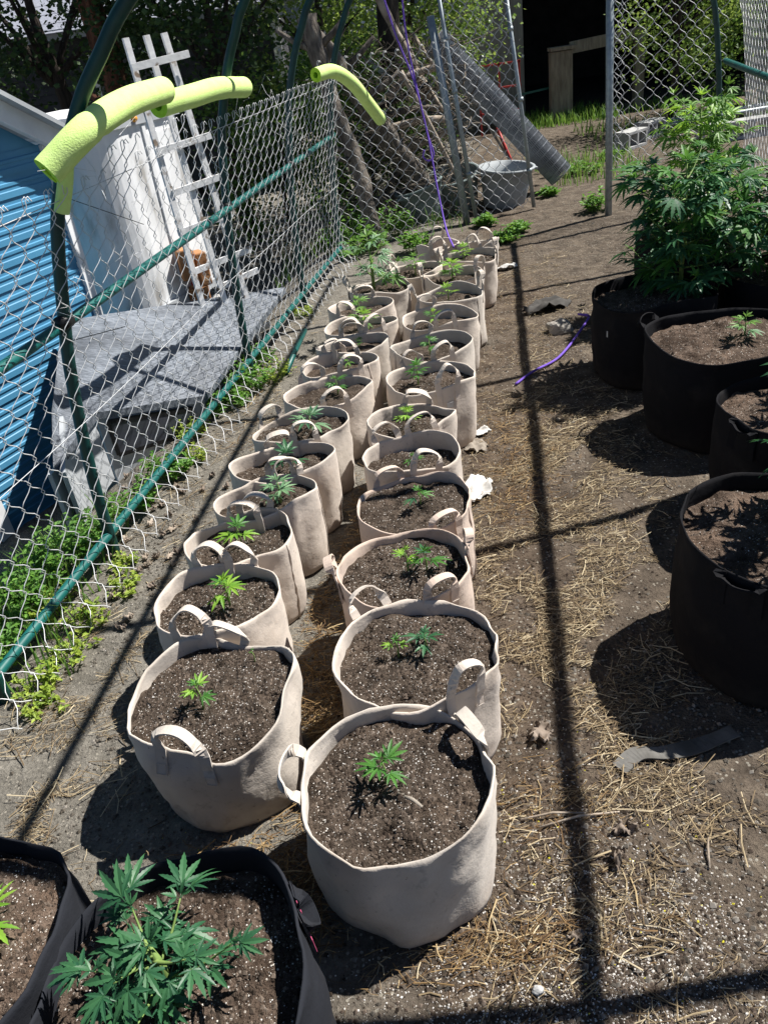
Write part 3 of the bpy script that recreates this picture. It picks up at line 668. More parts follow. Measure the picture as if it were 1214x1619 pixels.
# loose stray wires along the top
sw = MB()
for k in range(60):
    y = U(2.2, 6.8); z = U(1.0, 1.5); p = Vector((fence_x(y)+across(legprof(z), y)+.04, y, z)); a = U(0, 6.3)
    sw.tube([p, p+Vector((U(-.05, .05), U(-.09, .09), U(-.03, .07))), p+Vector((U(-.08, .08), U(-.16, .16), U(-.08, .09)))], .0007, 3, False)
sw.build('stray_wire', GALV, FEN, True, 'stuff')
RF = thing('chain_link_fence', 'chain link fence hung on the frame side behind the big leafy plants', 'fence', (0, 0, 0))
def rprof(z): return 3.3-legprof(z) if z < 1.6 else 3.3-legprof(z)
chain((fence_x(4.4)+.03, 4.4, 0), (fence_x(7.95)+.03, 7.95, 0), 1.75, .11, .115, .0021, 9, lambda z, y: 3.33-.5*legprof(z), .012, parent=RF, hooks=False)
EP = thing('chain_link_fence', 'wide-diamond chain link panel on a galvanised post beside the path opening', 'fence', (2.34, 7.2, 0))
chain((.06, 0, 0), (.95, -.1, 0), 1.8, .125, .125, .0021, 13, None, .03, parent=EP, z0=.3, hooks=False, topvar=.0, skew=-.03)
MB().tube([(0, 0, -.1), (-.01, 0, .8), (-.03, 0, 2.1)], .03, 12).build('post', STEEL, EP, True)
chain((.02, .02, 0), (.12, .0, 0), 1.75, .06, .1, .0022, 14, None, .02, name='loose_mesh_edge', parent=EP, z0=.35, hooks=False)
# end fence between the long fence and the gate
EF = thing('chain_link_fence', 'chain link end fence in front of the leaning tree trunks', 'fence', (0, 0, 0))
chain((.0, 7.02, 0), (1.17, 7.68, 0), 1.46, .12, .12, .0019, 17, None, .02, parent=EF, hooks=True, skew=-.04)
MB().tube([(1.17, 7.7, -.05), (1.08, 7.7, .8), (.98, 7.7, 1.68)], .033, 12).build('post', STEEL, EF, True)
GT = thing('chain_link_gate', 'galvanised chain link gate leaning open beside the path', 'gate', (0, 0, 0))
MB().tube([(1.255, 7.72, .03), (1.16, 7.71, .9), (1.05, 7.7, 1.95)], .02, 10).build('gate_stile', STEEL, GT, True)
MB().tube([(1.835, 7.86, .02), (1.74, 7.85, .9), (1.62, 7.84, 1.95)], .019, 10).build('gate_stile', STEEL, GT, True)
MB().tube([(1.05, 7.7, 1.94), (1.62, 7.84, 1.94)], .019, 10).build('gate_rail', STEEL, GT, True)
chain((1.25, 7.735, 0), (1.84, 7.87, 0), 1.88, .11, .125, .0027, 19, None, .008, parent=GT, hooks=False, skew=-.11)
for p in ((1.215, 7.715, .42), (1.14, 7.71, 1.1), (1.09, 7.705, 1.5), (1.80, 7.857, .35), (1.74, 7.85, .95), (1.67, 7.845, 1.5)):
    MB().tube([Vector(p)-Vector((-.003, 0, .015)), Vector(p)+Vector((-.003, 0, .015))], .026, 10).build('clamp_band', STEEL, GT, True)
# zip ties left long
for p, q in (((-.94, 3.0, 1.34), (-.70, 3.05, 1.20)), ((-1.03, 2.85, .88), (-.82, 2.86, .90)), ((-.62, 4.5, .20), (-.45, 4.55, .13)), ((-.52, 4.75, 1.48), (-.36, 4.8, 1.50)), ((-.2, 5.85, 1.40), (-.02, 5.9, 1.42))):
    z = MB().bar(p, q, .005, .0018); o = z.build('zip_tie', TIE); tag(o, 'long black zip tie tail sticking out of the fence', 'zip tie', 'zip ties on the fence')

# ------------------------------------------------------------------ pool noodles
def noodle(label, pts, r, n=28, slit=True, crease=None, up=(0, 0, 1)):
    P = bez(pts, 8); K = len(P); t = thing('pool_noodle', label, 'pool noodle', P[0], 'lime foam noodles on the fence')
    o0 = P[0].copy(); P = [p-o0 for p in P]
    a0 = R(285) if slit else None
    def ring(i, rr, hollow=False):
        tn = (P[min(i+1, K-1)]-P[max(i-1, 0)]).normalized(); a = tn.cross(Vector(up)).normalized(); b = a.cross(tn)
        cr = 1.
        if crease is not None: cr = 1-.09*math.exp(-((i-crease*K)/.45)**2)
        out = []
        for j in range(n):
            u = j/(n-1); th = R(-90)+R(22) + u*R(316) if slit else 2*math.pi*j/n
            out.append(P[i] + (a*math.cos(th) + b*math.sin(th))*rr*cr)
        return out
    mb = MB(); closed = not slit
    for i in range(K): mb.v += [tuple(v) for v in ring(i, r*(1+.015*nz(i*.6, 1, r*90)))]
    jn = n if closed else n-1
    mb.f = [(i*n+j, (i+1)*n+j, (i+1)*n+(j+1) % n, i*n+(j+1) % n) for i in range(K-1) for j in range(jn)]
    mb.build('foam_tube', NOOD, t, True)
    ib = MB(); ri = r*.42
    for i in range(K): ib.v += [tuple(v) for v in ring(i, ri)]
    ib.f = [(i*n+j, i*n+(j+1) % n, (i+1)*n+(j+1) % n, (i+1)*n+j) for i in range(K-1) for j in range(jn)]
    m_ = len(ib.v)
    for i in (0, K-1):   # annular end faces
        o_, q_ = ring(i, r*1.0), ring(i, ri); b_ = len(ib.v); ib.v += [tuple(v) for v in o_] + [tuple(v) for v in q_]
        ib.f += [((b_+j, b_+(j+1) % n, b_+n+(j+1) % n, b_+n+j) if i == 0 else (b_+j, b_+n+j, b_+n+(j+1) % n, b_+(j+1) % n)) for j in range(jn)]
    if slit:
        for j in (0, n-1):
            b_ = len(ib.v); A = [ring(i, r)[j] for i in range(K)]; B_ = [ring(i, ri)[j] for i in range(K)]
            ib.v += [tuple(v) for v in A] + [tuple(v) for v in B_]
            ib.f += [(b_+i, b_+i+1, b_+K+i+1, b_+K+i) for i in range(K-1)]
    ib.build('foam_core', NOODIN, t, True)
    return t
noodle('thick lime noodle slit open along the fence top above the blue shed', [(-.839, 2.62, 1.458), (-.71, 2.72, 1.549), (-.634, 2.98, 1.589), (-.562, 3.3, 1.597)], .045, crease=.36)
noodle('lime noodle with a ring crease along the fence top by the trellis', [(-.692, 3.85, 1.524), (-.582, 4.05, 1.530), (-.479, 4.3, 1.535), (-.388, 4.65, 1.508)], .048, crease=.75, slit=False)
noodle('curved lime noodle drooping over the end of the fence', [(-.02, 6.1, 1.45), (.10, 6.25, 1.45), (.22, 6.4, 1.36), (.33, 6.6, 1.20), (.42, 6.75, 1.06)], .045, slit=False)
noodle('short lime noodle offcut hanging from the tube under the thick noodle', [(-.80, 2.74, 1.50), (-.832, 2.74, 1.41), (-.872, 2.74, 1.325)], .024, n=20, slit=False, up=(0, 1, 0))

# ------------------------------------------------------------------ blue shed
D = Vector((.48, .877, 0)); NRM = Vector((.877, -.48, 0))
SC = Vector((-1.55, 4.86, 0))                        # far corner of the sunlit wall
SH = thing('blue_shed', 'blue shed with horizontal siding and white corner boards behind the fence', 'shed', SC)
bh = .105; z = -.62; rows = 0
Mw = Matrix((D, NRM, Vector((0, 0, 1)))).transposed()
sidm = MB()   # one board, shared: stepped profile along the wall
Lw = 3.4
prof_b = [(0, 0.012), (.030, .012), (.034, .007), (.052, .007), (.056, .012), (.070, .012), (.074, .004), (.105, .004)]
for s_ in (0, -Lw):
    for (pz, po) in prof_b: sidm.v.append(tuple(D*s_ + NRM*po + Vector((0, 0, pz))))
nb_ = len(prof_b)
sidm.f = [(i, i+1, nb_+i+1, nb_+i) for i in range(nb_-1)]
bm_ = sidm.mesh('siding_board', BLUE)
while z < 1.30:
    link('siding_board', bm_, SH, (0, 0, z)); z += bh
MB().box((D*-Lw/2 - NRM*.05) + Vector((0, 0, .36)), (Lw, .1, 1.98), M=Mw).build('wall_core', BLUE, SH)
MB().box(NRM*-.9 + D*-.02 + Vector((0, 0, .36)), (.04, 1.8, 1.98), M=Mw).build('end_wall', BLUE, SH)
MB().box(D*.015 + NRM*.012 + Vector((0, 0, .37)), (.055, .035, 2.0), M=Mw).build('corner_board', WHITEP, SH)
MB().box(D*-1.13 + NRM*.016 + Vector((0, 0, .37)), (.085, .03, 2.0), M=Mw).build('corner_board', WHITEP, SH)
# gable: the wall runs up under a raking eave board
gw = MB(); T = [Vector((0, 0, 1.30)), D*-Lw+Vector((0, 0, 1.30)), D*-Lw+Vector((0, 0, 1.9)), D*-1.7+Vector((0, 0, 2.38)), Vector((0, 0, 1.36))]
gw.add(T + [p-NRM*.08 for p in T], [(0, 4, 3, 2, 1), (5, 6, 7, 8, 9), (0, 1, 6, 5), (1, 2, 7, 6), (2, 3, 8, 7), (3, 4, 9, 8), (4, 0, 5, 9)]); gw.build('gable', BLUE, SH)
MB().bar(D*.14+NRM*.06+Vector((0, 0, 1.345)), D*-1.75+NRM*.06+Vector((0, 0, 2.44)), .05, .11).build('rake_board', WHITEP, SH, bevel=.004)
MB().bar(D*.16+NRM*.10+Vector((0, 0, 1.395)), D*-1.75+NRM*.10+Vector((0, 0, 2.50)), .10, .022).build('drip_edge', GREYM, SH)
rf = MB(); A = [D*.16+NRM*.12+Vector((0, 0, 1.39)), D*-1.75+NRM*.12+Vector((0, 0, 2.495)), D*-1.75-NRM*2+Vector((0, 0, 2.495)), D*.16-NRM*2+Vector((0, 0, 1.39))]
rf.add(A + [p+Vector((0, 0, .03)) for p in A], [(3, 2, 1, 0), (4, 5, 6, 7), (0, 1, 5, 4), (1, 2, 6, 5), (2, 3, 7, 6), (3, 0, 4, 7)])
rf.build('roof', GREYM, SH)

# ------------------------------------------------------------------ grey truck canopy lying by the fence
CA = thing('truck_canopy', 'weathered grey truck canopy with a dark side window lying behind the fence', 'truck canopy', (-1.2, 4.0, -.1))
o_ = Vector((-1.2, 4.0, -.1))
c_TL, c_TR, c_BR, c_C, c_E, c_F = [Vector(p)-o_ for p in ((-1.64, 4.55, .50), (-.44, 5.50, .25), (-.84, 3.97, .16), (-1.28, 3.58, .31), (-1.36, 3.10, .28), (-1.42, 3.44, .40))]
def slab(quad, th, mat, name, nx=16, ny=10, wob=.006):
    a, b, c, d = quad; mb = MB()
    for lay in (0, 1):
        for j in range(ny+1):
            for i in range(nx+1):
                u, v = i/nx, j/ny; p = a.lerp(b, u).lerp(d.lerp(c, u), v)
                mb.v.append((p.x, p.y, p.z + wob*nz(p.x*3, p.y*3, lay) - lay*th))
    W_ = nx+1; S_ = W_*(ny+1)
    for j in range(ny):
        for i in range(nx):
            k = j*W_+i; mb.f += [(k+W_, k+W_+1, k+1, k), (S_+k, S_+k+1, S_+k+W_+1, S_+k+W_)]
    bd = [i for i in range(W_)] + [j*W_+nx for j in range(1, ny+1)] + [ny*W_+i for i in range(nx-1, -1, -1)] + [j*W_ for j in range(ny-1, 0, -1)]
    for p, q in zip(bd, bd[1:]+bd[:1]): mb.f.append((p, q, S_+q, S_+p))
    return mb.build(name, mat, CA, False)
slab((c_TL, c_TR, c_BR, c_C), .035, CANOPY, 'roof_panel')
slab((c_F, c_TL, c_C+Vector((-.001, 0, .0)), c_E), .035, CANOPY, 'end_panel', 8, 10)
def skirt(a, b, zb, mat, name, inset=.02, th=.02):
    d = (b-a); d.z = 0; d.normalize(); n = Vector((d.y, -d.x, 0)); mb = MB()
    A = [a-n*inset+Vector((0, 0, -.03)), b-n*inset+Vector((0, 0, -.03)), Vector((b.x, b.y, zb))-n*inset, Vector((a.x, a.y, zb))-n*inset]
    mb.add(A+[p-n*th for p in A], [(0, 1, 2, 3), (7, 6, 5, 4), (0, 4, 5, 1), (1, 5, 6, 2), (2, 6, 7, 3), (3, 7, 4, 0)]); return mb.build(name, mat, CA)
skirt(c_C, c_BR, -.12, GREYM, 'side_wall'); skirt(c_E, c_C, .05, GREYM, 'side_wall'); skirt(c_F, c_E, -.02, GREYM, 'end_wall')
dd = (c_BR-c_C); n_ = Vector((dd.y, -dd.x, 0)).normalized()
wq = [c_C.lerp(c_BR, u) + Vector((0, 0, zz)) - n_*.012 for u, zz in ((.08, -.06), (.85, -.06), (.85, -.19), (.08, -.24))]
wf = MB()
for p, q in zip(wq, wq[1:]+wq[:1]): wf.bar(p, q, .014, .02)
fo = wf.build('window_frame', TIE, CA)
MB().add([p + n_*.004 for p in wq], [(3, 2, 1, 0)]).build('window_pane', DGLASS, fo)

# ------------------------------------------------------------------ white trailer body
TB = Vector((-1.34, 5.12, 0))
TR = thing('camper_body', 'white camper body with an amber marker light behind the trellis', 'camper', TB)
Lc, Wc, zb, zt = .80, .95, .30, 1.36
pr_ = [(0, 0)]
def rbox(L_, W_, z0_, z1_, r_, mat, name, par, off=(0, 0)):
    # box in (D, -NRM) with a rounded near corner
    pl = [(L_, 0)] + [(r_-r_*math.sin(R(a)), r_-r_*math.cos(R(a))) for a in range(0, 91, 10)] + [(0, W_), (L_, W_)]
    mb = MB(); k = len(pl)
    for zz in (z0_, z1_):
        for (a, b) in pl: mb.v.append(tuple(D*(a+off[0]) - NRM*(b+off[1]) + Vector((0, 0, zz))))
    mb.f = [(i, (i+1) % k, k+(i+1) % k, k+i) for i in range(k)] + [tuple(range(k-1, -1, -1)), tuple(range(k, 2*k))]
    mb.f = [tuple(reversed(f)) for f in mb.f]
    return mb.build(name, mat, par)
rbox(Lc, Wc, zb, zt, .26, WHITEM, 'body_shell', TR)
rbox(Lc+.05, Wc+.04, zt, zt+.075, .24, GREYM, 'roof_lip', TR, (-.02, -.02))
rbox(Lc+.03, Wc+.02, zt+.075, zt+.10, .24, WHITEM, 'roof_cap', TR, (-.01, -.01))
Mt = Mw
MB().box(D*.46 + NRM*.006 + Vector((0, 0, .85)), (.035, .012, 1.0), M=Mt).build('panel_seam', WHITEM, TR, bevel=.004)
MB().box(D*.62 + NRM*.004 + Vector((0, 0, .87)), (.28, .008, .86), M=Mt).build('side_panel', WHITEM, TR, bevel=.003)
MB().box(D*.42 + NRM*.02 + Vector((0, 0, zb-.02)), (.78, .03, .05), M=Mt).build('bottom_rail', GREYM, TR)
lb = MB(); c = D*.38 + NRM*.03 + Vector((0, 0, zt+.035)); lb.tube([c-NRM*.02, c, c+NRM*.012], [.022, .022, .012], 12); lb.build('marker_light', AMBER, TR, True)
MB().box(D*.62 + NRM*.01 + Vector((0, 0, zb+.03)), (.16, .006, .04), M=Mt).build('warning_label', REDP, TR)
for kx in (.1, .7):
    MB().box(D*kx - NRM*.2 + Vector((0, 0, (zb-.6)/2)), (.1, .12, zb+.58), M=Mt).build('support_block', CONC, TR)
# brown clay block stack under the camper end
for k, (p, s, r_) in enumerate((((-1.06, 5.50, .50), (.10, .13, .20), .3), ((-.985, 5.58, .44), (.08, .13, .22), .5), ((-1.03, 5.56, .26), (.13, .14, .14), .1))):
    o = MB().box((0, 0, 0), s, r_).build('clay_block', RUSTW, loc=p, bevel=.01); tag(o, 'orange-brown clay block stacked under the white camper', 'block', 'clay blocks under the camper')
o = MB().box((0, 0, 0), (.36, .34, .75), .3).build('block_pier', CONC, loc=(-1.05, 5.62, -.19), bevel=.01); tag(o, 'grey block pier carrying the clay blocks', 'pier')

# ------------------------------------------------------------------ white trellis
TL = thing('trellis', 'flaking white wooden trellis leaning between the fence and the camper', 'trellis', (-.8, 5.15, 0), None, (0, 0, R(38)))
for x0, x1, zb_ in ((-.20, -.18, .32), (-.075, .0, .0), (.035, .17, .0)):
    MB().bar((x0, .06, 1.80), (x1, -.02, zb_), .034, .02, (0, 1, 0)).build('upright', CHIPW, TL)
for zz, xa, xb in ((1.675, -.18, .10), (1.25, -.17, .12), (1.02, -.14, .13), (.80, -.16, .14), (.56, -.12, .20), (.42, .0, .22), (.22, -.06, .20), (.05, .0, .22)):
    MB().bar((xa*1.3, .008, zz-.015), (xb*1.3, .008, zz+.01), .036, .016, (0, 0, 1) if False else (0, 1, 0)).build('crossbar', CHIPW, TL)

# ------------------------------------------------------------------ dark shingled house
HO = thing('shingled_house', 'dark shaded house with a low grey shingle roof behind the trees', 'house', (-5, 13.6, 0))
hw = MB().box((0, 3, 1.0), (9.0, 6, 2.3)); hw.build('wall', noisy('dark_siding', [(.3, (.030, .032, .036)), (.7, (.05, .052, .058))], 4, 5, .9, .6, 1, .02, stretch=(.2, .2, 30)), HO)
bb = MB().box((0, 0, 0), (9.02, .02, .10)).mesh('lap_board', noisy('dark_lap_board', [(.3, (.035, .037, .042)), (.7, (.06, .063, .07))], 6, 5, .9, .2))
for k in range(21):
    link('lap_board', bb, HO, (0, -.012, -.05+.105*k), (R(-5), 0, 0))
rs = bpy.data.meshes.new
for k in range(15):
    ob = MB().box((0, 0, 0), (9.8, .30, .022)); ob.build('shingle_course', SHINGLE, HO, loc=(0, -.35+.26*k, 2.16+.12*k)).rotation_euler = (R(24), 0, 0)
MB().box((0, -.42, 2.08), (9.8, .04, .13)).build('gutter_board', GREYM, HO)
MB().box((4.47, -.04, 1.0), (.12, .05, 2.3)).build('corner_board', WHITEP, HO)
for kx in (-1.2, 2.2):
    f = MB().box((kx, -.05, 1.35), (.9, .06, .9)).build('window', WHITEP, HO); MB().box((kx, -.085, 1.35), (.76, .02, .76)).build('pane', DGLASS, f)
# pale house glimpsed through the blossom
PH = thing('pale_house', 'pale blue-grey house glimpsed through the blossoming tree', 'house', (2.0, 19, 0))
MB().box((-1.2, 2, 1.6), (4.6, 4, 3.4)).build('wall', noisy('pale_siding', [(.3, (.42, .46, .55)), (.7, (.5, .54, .62))], 3, 4, .8, .3, 1, .02, stretch=(.2, .2, 20)), PH)
r_ = MB(); r_.add([(-3.9, -.4, 3.2), (1.5, -.4, 3.2), (1.5, 4.4, 3.2), (-3.9, 4.4, 3.2), (-3.9, 2, 4.8), (1.5, 2, 4.8)], [(0, 1, 5, 4), (2, 3, 4, 5), (1, 2, 5), (3, 0, 4), (3, 2, 1, 0)]); r_.build('roof', SHINGLE, PH)
f = MB().box((-1.6, -.03, 1.7), (.8, .06, 1.0)).build('window', WHITEP, PH); MB().box((-1.6, -.07, 1.7), (.66, .02, .86)).build('pane', DGLASS, f)

# ------------------------------------------------------------------ open garage
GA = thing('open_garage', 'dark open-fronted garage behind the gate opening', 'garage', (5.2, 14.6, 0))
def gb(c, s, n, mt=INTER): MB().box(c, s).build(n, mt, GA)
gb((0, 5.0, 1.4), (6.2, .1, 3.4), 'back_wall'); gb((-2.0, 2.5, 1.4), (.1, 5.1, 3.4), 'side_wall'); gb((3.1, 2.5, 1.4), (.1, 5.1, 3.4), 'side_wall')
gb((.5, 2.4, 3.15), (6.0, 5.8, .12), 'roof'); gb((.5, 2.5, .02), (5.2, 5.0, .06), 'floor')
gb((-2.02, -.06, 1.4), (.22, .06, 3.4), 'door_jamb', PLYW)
MB().box((-2.75, -.1, 1.25), (1.25, .05, 3.1)).build('plywood_wall', PLYW, GA)
WP = thing('wooden_rail_post', 'weathered square post carrying a plank rail in front of the dark garage', 'post', (3.68, 13.75, 0))
MB().box((0, 0, .45), (.34, .14, 1.0)).build('post', OLDW, WP, bevel=.008)
MB().box((.02, -.01, .985), (.40, .20, .05), .02).build('cap', OLDW, WP, bevel=.005)
MB().bar((.15, .02, .97), (1.35, .12, 1.03), .06, .16, (0, 0, 1)).build('plank_rail', OLDW, WP)
MB().box((1.25, .1, .45), (.14, .14, 1.0)).build('post', OLDW, WP, bevel=.008)
# things inside the garage mouth
for k, (x, z0_, z1_) in enumerate(((2.95, .1, 1.1), (3.10, .3, 1.2), (3.02, .6, .62))):
    pass
ch = thing('red_wire_rack', 'red wire rack standing in the garage shade beside the plywood', 'rack', (2.62, 13.2, 0))
for x in (-.3, 0, .3): MB().bar((x, 0, 0), (x, 0, .95), .025, .025, (0, 1, 0)).build('upright', REDP, ch)
for z in (.3, .62, .93): MB().bar((-.32, 0, z), (.32, 0, z), .025, .025).build('crossbar', REDP, ch)
MB().bar((3.0, 13.9, .42), (3.55, 13.9, .46), .03, .03).build('green_rod', TEAL); tag(bpy.data.objects['green_rod'], 'thin green rod lying across the garage mouth', 'rod')

# ------------------------------------------------------------------ trunks, branches
def trunk(name, label, pts, radii, mat, cat='tree trunk', group=None, n=12, knots=2, seed=0):
    P = bez(pts, 6); K = len(P); q = random.Random(seed)
    rr = []
    for i in range(K):
        f = i/(K-1)*(len(radii)-1); k = min(int(f), len(radii)-2); rr.append((radii[k]*(1-(f-k))+radii[k+1]*(f-k))*(1+.12*nz(i*.6, seed, 1)))
    o0 = P[0].copy(); t = thing(name, label, cat, o0, group); mb = MB(); mb.tube([p-o0 for p in P], rr, n)
    mb.v = [tuple(Vector(v)*(1) + Vector((.25*rr[min(K-1, i//n)]*nz(v[0]*14, v[1]*14, v[2]*9+seed),)*3)) for i, v in enumerate(mb.v)]
    mb.build('wood', mat, t, True)
    for k in range(knots):
        i = q.randrange(K//5, K-2); a = q.uniform(0, 6.3); p = P[i]-o0; d = Vector((math.cos(a), math.sin(a)*.6, q.uniform(.1, .8)))
        MB().tube([p, p+d*rr[i]*2.2, p+d*rr[i]*4+Vector((0, 0, .03))], [rr[i]*.45, rr[i]*.33, rr[i]*.2], 7).build('stub', mat, t, True)
    return t
trunk('bare_trunk', 'grey forked trunk rising from the weeds at the end of the fence', [(.30, 7.25, -.1), (.25, 7.3, .35), (.22, 7.4, .65), (.10, 7.5, 1.1), (.02, 7.6, 1.5), (-.03, 7.65, 1.80)], [.075, .075, .07, .06, .075, .085], BARK, knots=4, seed=3)
trunk('leaning_log', 'thick rough log leaning against the grey forked trunk', [(1.06, 8.2, -.05), (.62, 8.15, .65), (.30, 8.0, 1.2), (.02, 7.9, 1.66)], [.11, .10, .085, .075], BARK, 'log', knots=3, seed=5)
trunk('straight_pole', 'pale straight pole leaning over the branch pile', [(1.0, 8.6, 1.0), (.80, 8.55, 1.5), (.55, 8.5, 2.05)], [.045, .04, .035], PALEW, 'pole', knots=0, seed=7)
trunk('pine_trunk', 'red-brown trunk in shade beside the dark house', [(-2.05, 9.6, -.2), (-2.08, 9.6, 1.2), (-2.15, 9.6, 2.4), (-2.1, 9.6, 4)], [.17, .14, .13, .1], RBARK, knots=2, seed=8)
BG = 'cut branches piled behind the end fence'
q = random.Random(5)
logs = [((.40, 8.4, .89), (1.10, 8.45, .93), .035), ((.42, 8.3, .78), (1.14, 8.35, .83), .04), ((.62, 8.5, 1.07), (1.10, 8.45, 1.27), .04), ((.28, 8.0, .24), (.75, 8.3, .27), .05),
        ((.72, 8.0, 1.30), (1.18, 7.95, .28), .022), ((.5, 8.7, .55), (1.2, 8.6, .70), .045), ((.6, 8.9, .3), (1.3, 8.7, .42), .05), ((.85, 8.9, 1.62), (1.12, 8.4, .9), .02), ((.95, 8.9, 1.55), (1.2, 8.5, 1.1), .018),
        ((.45, 8.6, .98), (.98, 8.8, 1.12), .03), ((.9, 8.3, .0), (1.25, 8.5, .55), .03), ((.75, 8.2, .05), (1.35, 8.3, .2), .04), ((.4, 8.5, .1), (.95, 8.9, .6), .035)]
for i, (a, b, r_) in enumerate(logs):
    a, b = Vector(a), Vector(b); mid = (a+b)/2 + Vector((q.uniform(-.04, .04), q.uniform(-.04, .04), q.uniform(-.03, .05)))
    trunk('cut_branch', ('pale peeled' if i % 3 else 'grey-barked') + ' cut branch in the pile behind the end fence', [a, mid, b], [r_, r_*.9, r_*.75], PALEW if i % 3 else BARK, 'branch', BG, 9, 1, 20+i)
MB().bar((.35, 8.2, .98), (.98, 8.2, 1.16), .06, .03).build('dark_plank', INTER); tag(bpy.data.objects['dark_plank'], 'dark plank resting across the branch pile', 'plank')
MB().bar((.45, 9.0, 1.42), (.72, 9.0, 1.18), .05, .05).build('metal_channel', STEEL); tag(bpy.data.objects['metal_channel'], 'grey metal channel poking out of the branch pile', 'channel')
twg = MB()
for _ in range(1500):
    p = Vector((q.uniform(.05, 1.35), q.uniform(7.9, 9.1), 1.5*q.random()**1.4)); d = Vector((q.uniform(-1, 1), q.uniform(-.5, .5), q.uniform(-.6, .8)))*q.uniform(.08, .42)
    k_ = q.uniform(.5, 1.3); twg.tube([p, p+d*.5+Vector((q.uniform(-.04, .04), q.uniform(-.04, .04), q.uniform(-.04, .04))), p+d], [.006*k_, .0045*k_, .002*k_], 4, False)
o = twg.build('brush_twigs', islandmat('twig_bark', [(0, (.03, .025, .02)), (.5, (.12, .1, .08)), (1, (.36, .31, .25))], .9), None, True, 'stuff'); tag(o, 'tangle of dry twigs in the branch pile', 'twigs')

# ------------------------------------------------------------------ roll of welded wire, tubs, stick
ROLLW = noisy('dull_wire', [(.3, (.20, .22, .25)), (.7, (.46, .48, .51))], 9, 4, .45, 0, metal=.4)
RO = thing('wire_roll', 'large roll of welded galvanised wire leaning behind the gate', 'wire roll', (2.28, 8.55, .14))
a, b = Vector((0, 0, 0)), Vector((1.15, 8.85, 1.47)) - Vector((2.28, 8.55, .14)); ax = (b-a).normalized(); e1 = ax.orthogonal().normalized(); e2 = ax.cross(e1); Lr = (b-a).length
for nm, rad_, nlong in (('outer_winding', .125, 54), ('inner_winding', .105, 40), ('inner_winding', .085, 30)):
    mb = MB()
    for k in range(nlong):
        th = 2*math.pi*k/nlong; o_ = (e1*math.cos(th)+e2*math.sin(th))*rad_*(1+.05*nz(k, rad_*50))
        mb.bar(a+o_, b+o_, .0042, .0042)
    for k in range(27):
        c = a.lerp(b, k/26); mb.tube([c + (e1*math.cos(t_)+e2*math.sin(t_))*rad_*1.015 for t_ in [2*math.pi*i/20 for i in range(21)]], .004, 4, False)
    mb.build(nm, ROLLW, RO, False, 'stuff')
MB().tube([a+ax*.02, b-ax*.02], .068, 20).build('core_layers', noisy('packed_wire', [(.3, (.02, .022, .028)), (.6, (.08, .085, .10)), (.75, (.2, .21, .23))], 30, 5, .6, .3, metal=.3), RO, True)
def tub(name, label, loc, r1, r2, h, mat, tilt=(0, 0, 0), grp=None):
    t = thing(name, label, 'tub', loc, grp, tilt); mb = MB(); n = 40
    rings = [(r1*.97, 0), (r1, .01), (r1+(r2-r1)*.5, h*.5), (r2, h*.94), (r2+.018, h*.95), (r2+.018, h), (r2-.006, h), (r1+(r2-r1)*.5-.01, h*.5), (r1-.012, .015)]
    for r_, z_ in rings:
        for j in range(n): mb.v.append((r_*math.cos(6.2832*j/n)*1.15, r_*math.sin(6.2832*j/n), z_))
    mb.f = [(i*n+j, i*n+(j+1) % n, (i+1)*n+(j+1) % n, (i+1)*n+j) for i in range(len(rings)-1) for j in range(n)] + [tuple(range(n-1, -1, -1)), tuple((len(rings)-1)*n+j for j in range(n))]
    mb.build('shell', mat, t, True)
    for s in (-1, 1): MB().box((s*(r2*1.15+.02), 0, h*.9), (.05, .14, .025)).build('grip', mat, t, bevel=.005)
    return t
tub('plastic_tub', 'pale grey tub tilted behind the gate stile', (1.63, 8.25, .0), .18, .23, .36, TUBL, (R(6), R(4), .3))
tub('plastic_tub', 'grey-green tub lying tipped behind the gate post', (1.18, 8.35, .02), .18, .22, .34, TUBG, (R(12), R(-8), .1))
tub('plastic_tub', 'dark grey-green tub wedged beside the end fence post', (.86, 8.15, .0), .17, .21, .33, TUBG, (R(-8), R(-10), .8))
MB().tube([(1.95, 8.9, .04), (1.72, 8.9, .62)], .016, 8).build('red_rod', REDP, smooth=True); tag(bpy.data.objects['red_rod'], 'thin red rod leaning behind the pale grey tub', 'rod')
MB().bar((1.55, 8.7, .75), (1.95, 8.6, .05), .04, .02).build('grey_stake', OLDW); tag(bpy.data.objects['grey_stake'], 'grey wooden stake leaning behind the gate mesh', 'stake')

# ------------------------------------------------------------------ concrete blocks
def block(loc, rz, label, grp):
    t = thing('concrete_block', label, 'block', loc, grp, (0, 0, rz)); L_, H_, W_ = .40, .20, .20; th = .035
    mb = MB()
    for x in (-L_/2+th/2, 0, L_/2-th/2): mb.box((x, 0, H_/2), (th, W_, H_-2*th-.002))
    mb.box((0, 0, th/2), (L_, W_, th)); mb.box((0, 0, H_-th/2), (L_, W_, th)); mb.build('shell', CONC, t, bevel=.004); return t
block((3.62, 10.35, 0), R(38), 'hollow concrete block lying on its side by the path opening', None)
block((4.05, 10.9, 0), R(38), 'hollow concrete block behind the one by the path opening', None)
for k in range(4): block((4.45+.42*k, 9.9+.03*k, 0), R(4), 'hollow concrete block in the low row behind the side fence', 'concrete blocks in a low row')
for k in range(2):
    MB().tube([(4.2, 11+.3*k, .1), (6.4, 11.1+.3*k, .12)], .03, 10).build('steel_pipe', STEEL, smooth=True)
for o in bpy.data.objects:
    if o.name.startswith('steel_pipe'): tag(o, 'long grey pipe lying on the ground behind the concrete blocks', 'pipe', 'pipes behind the blocks')

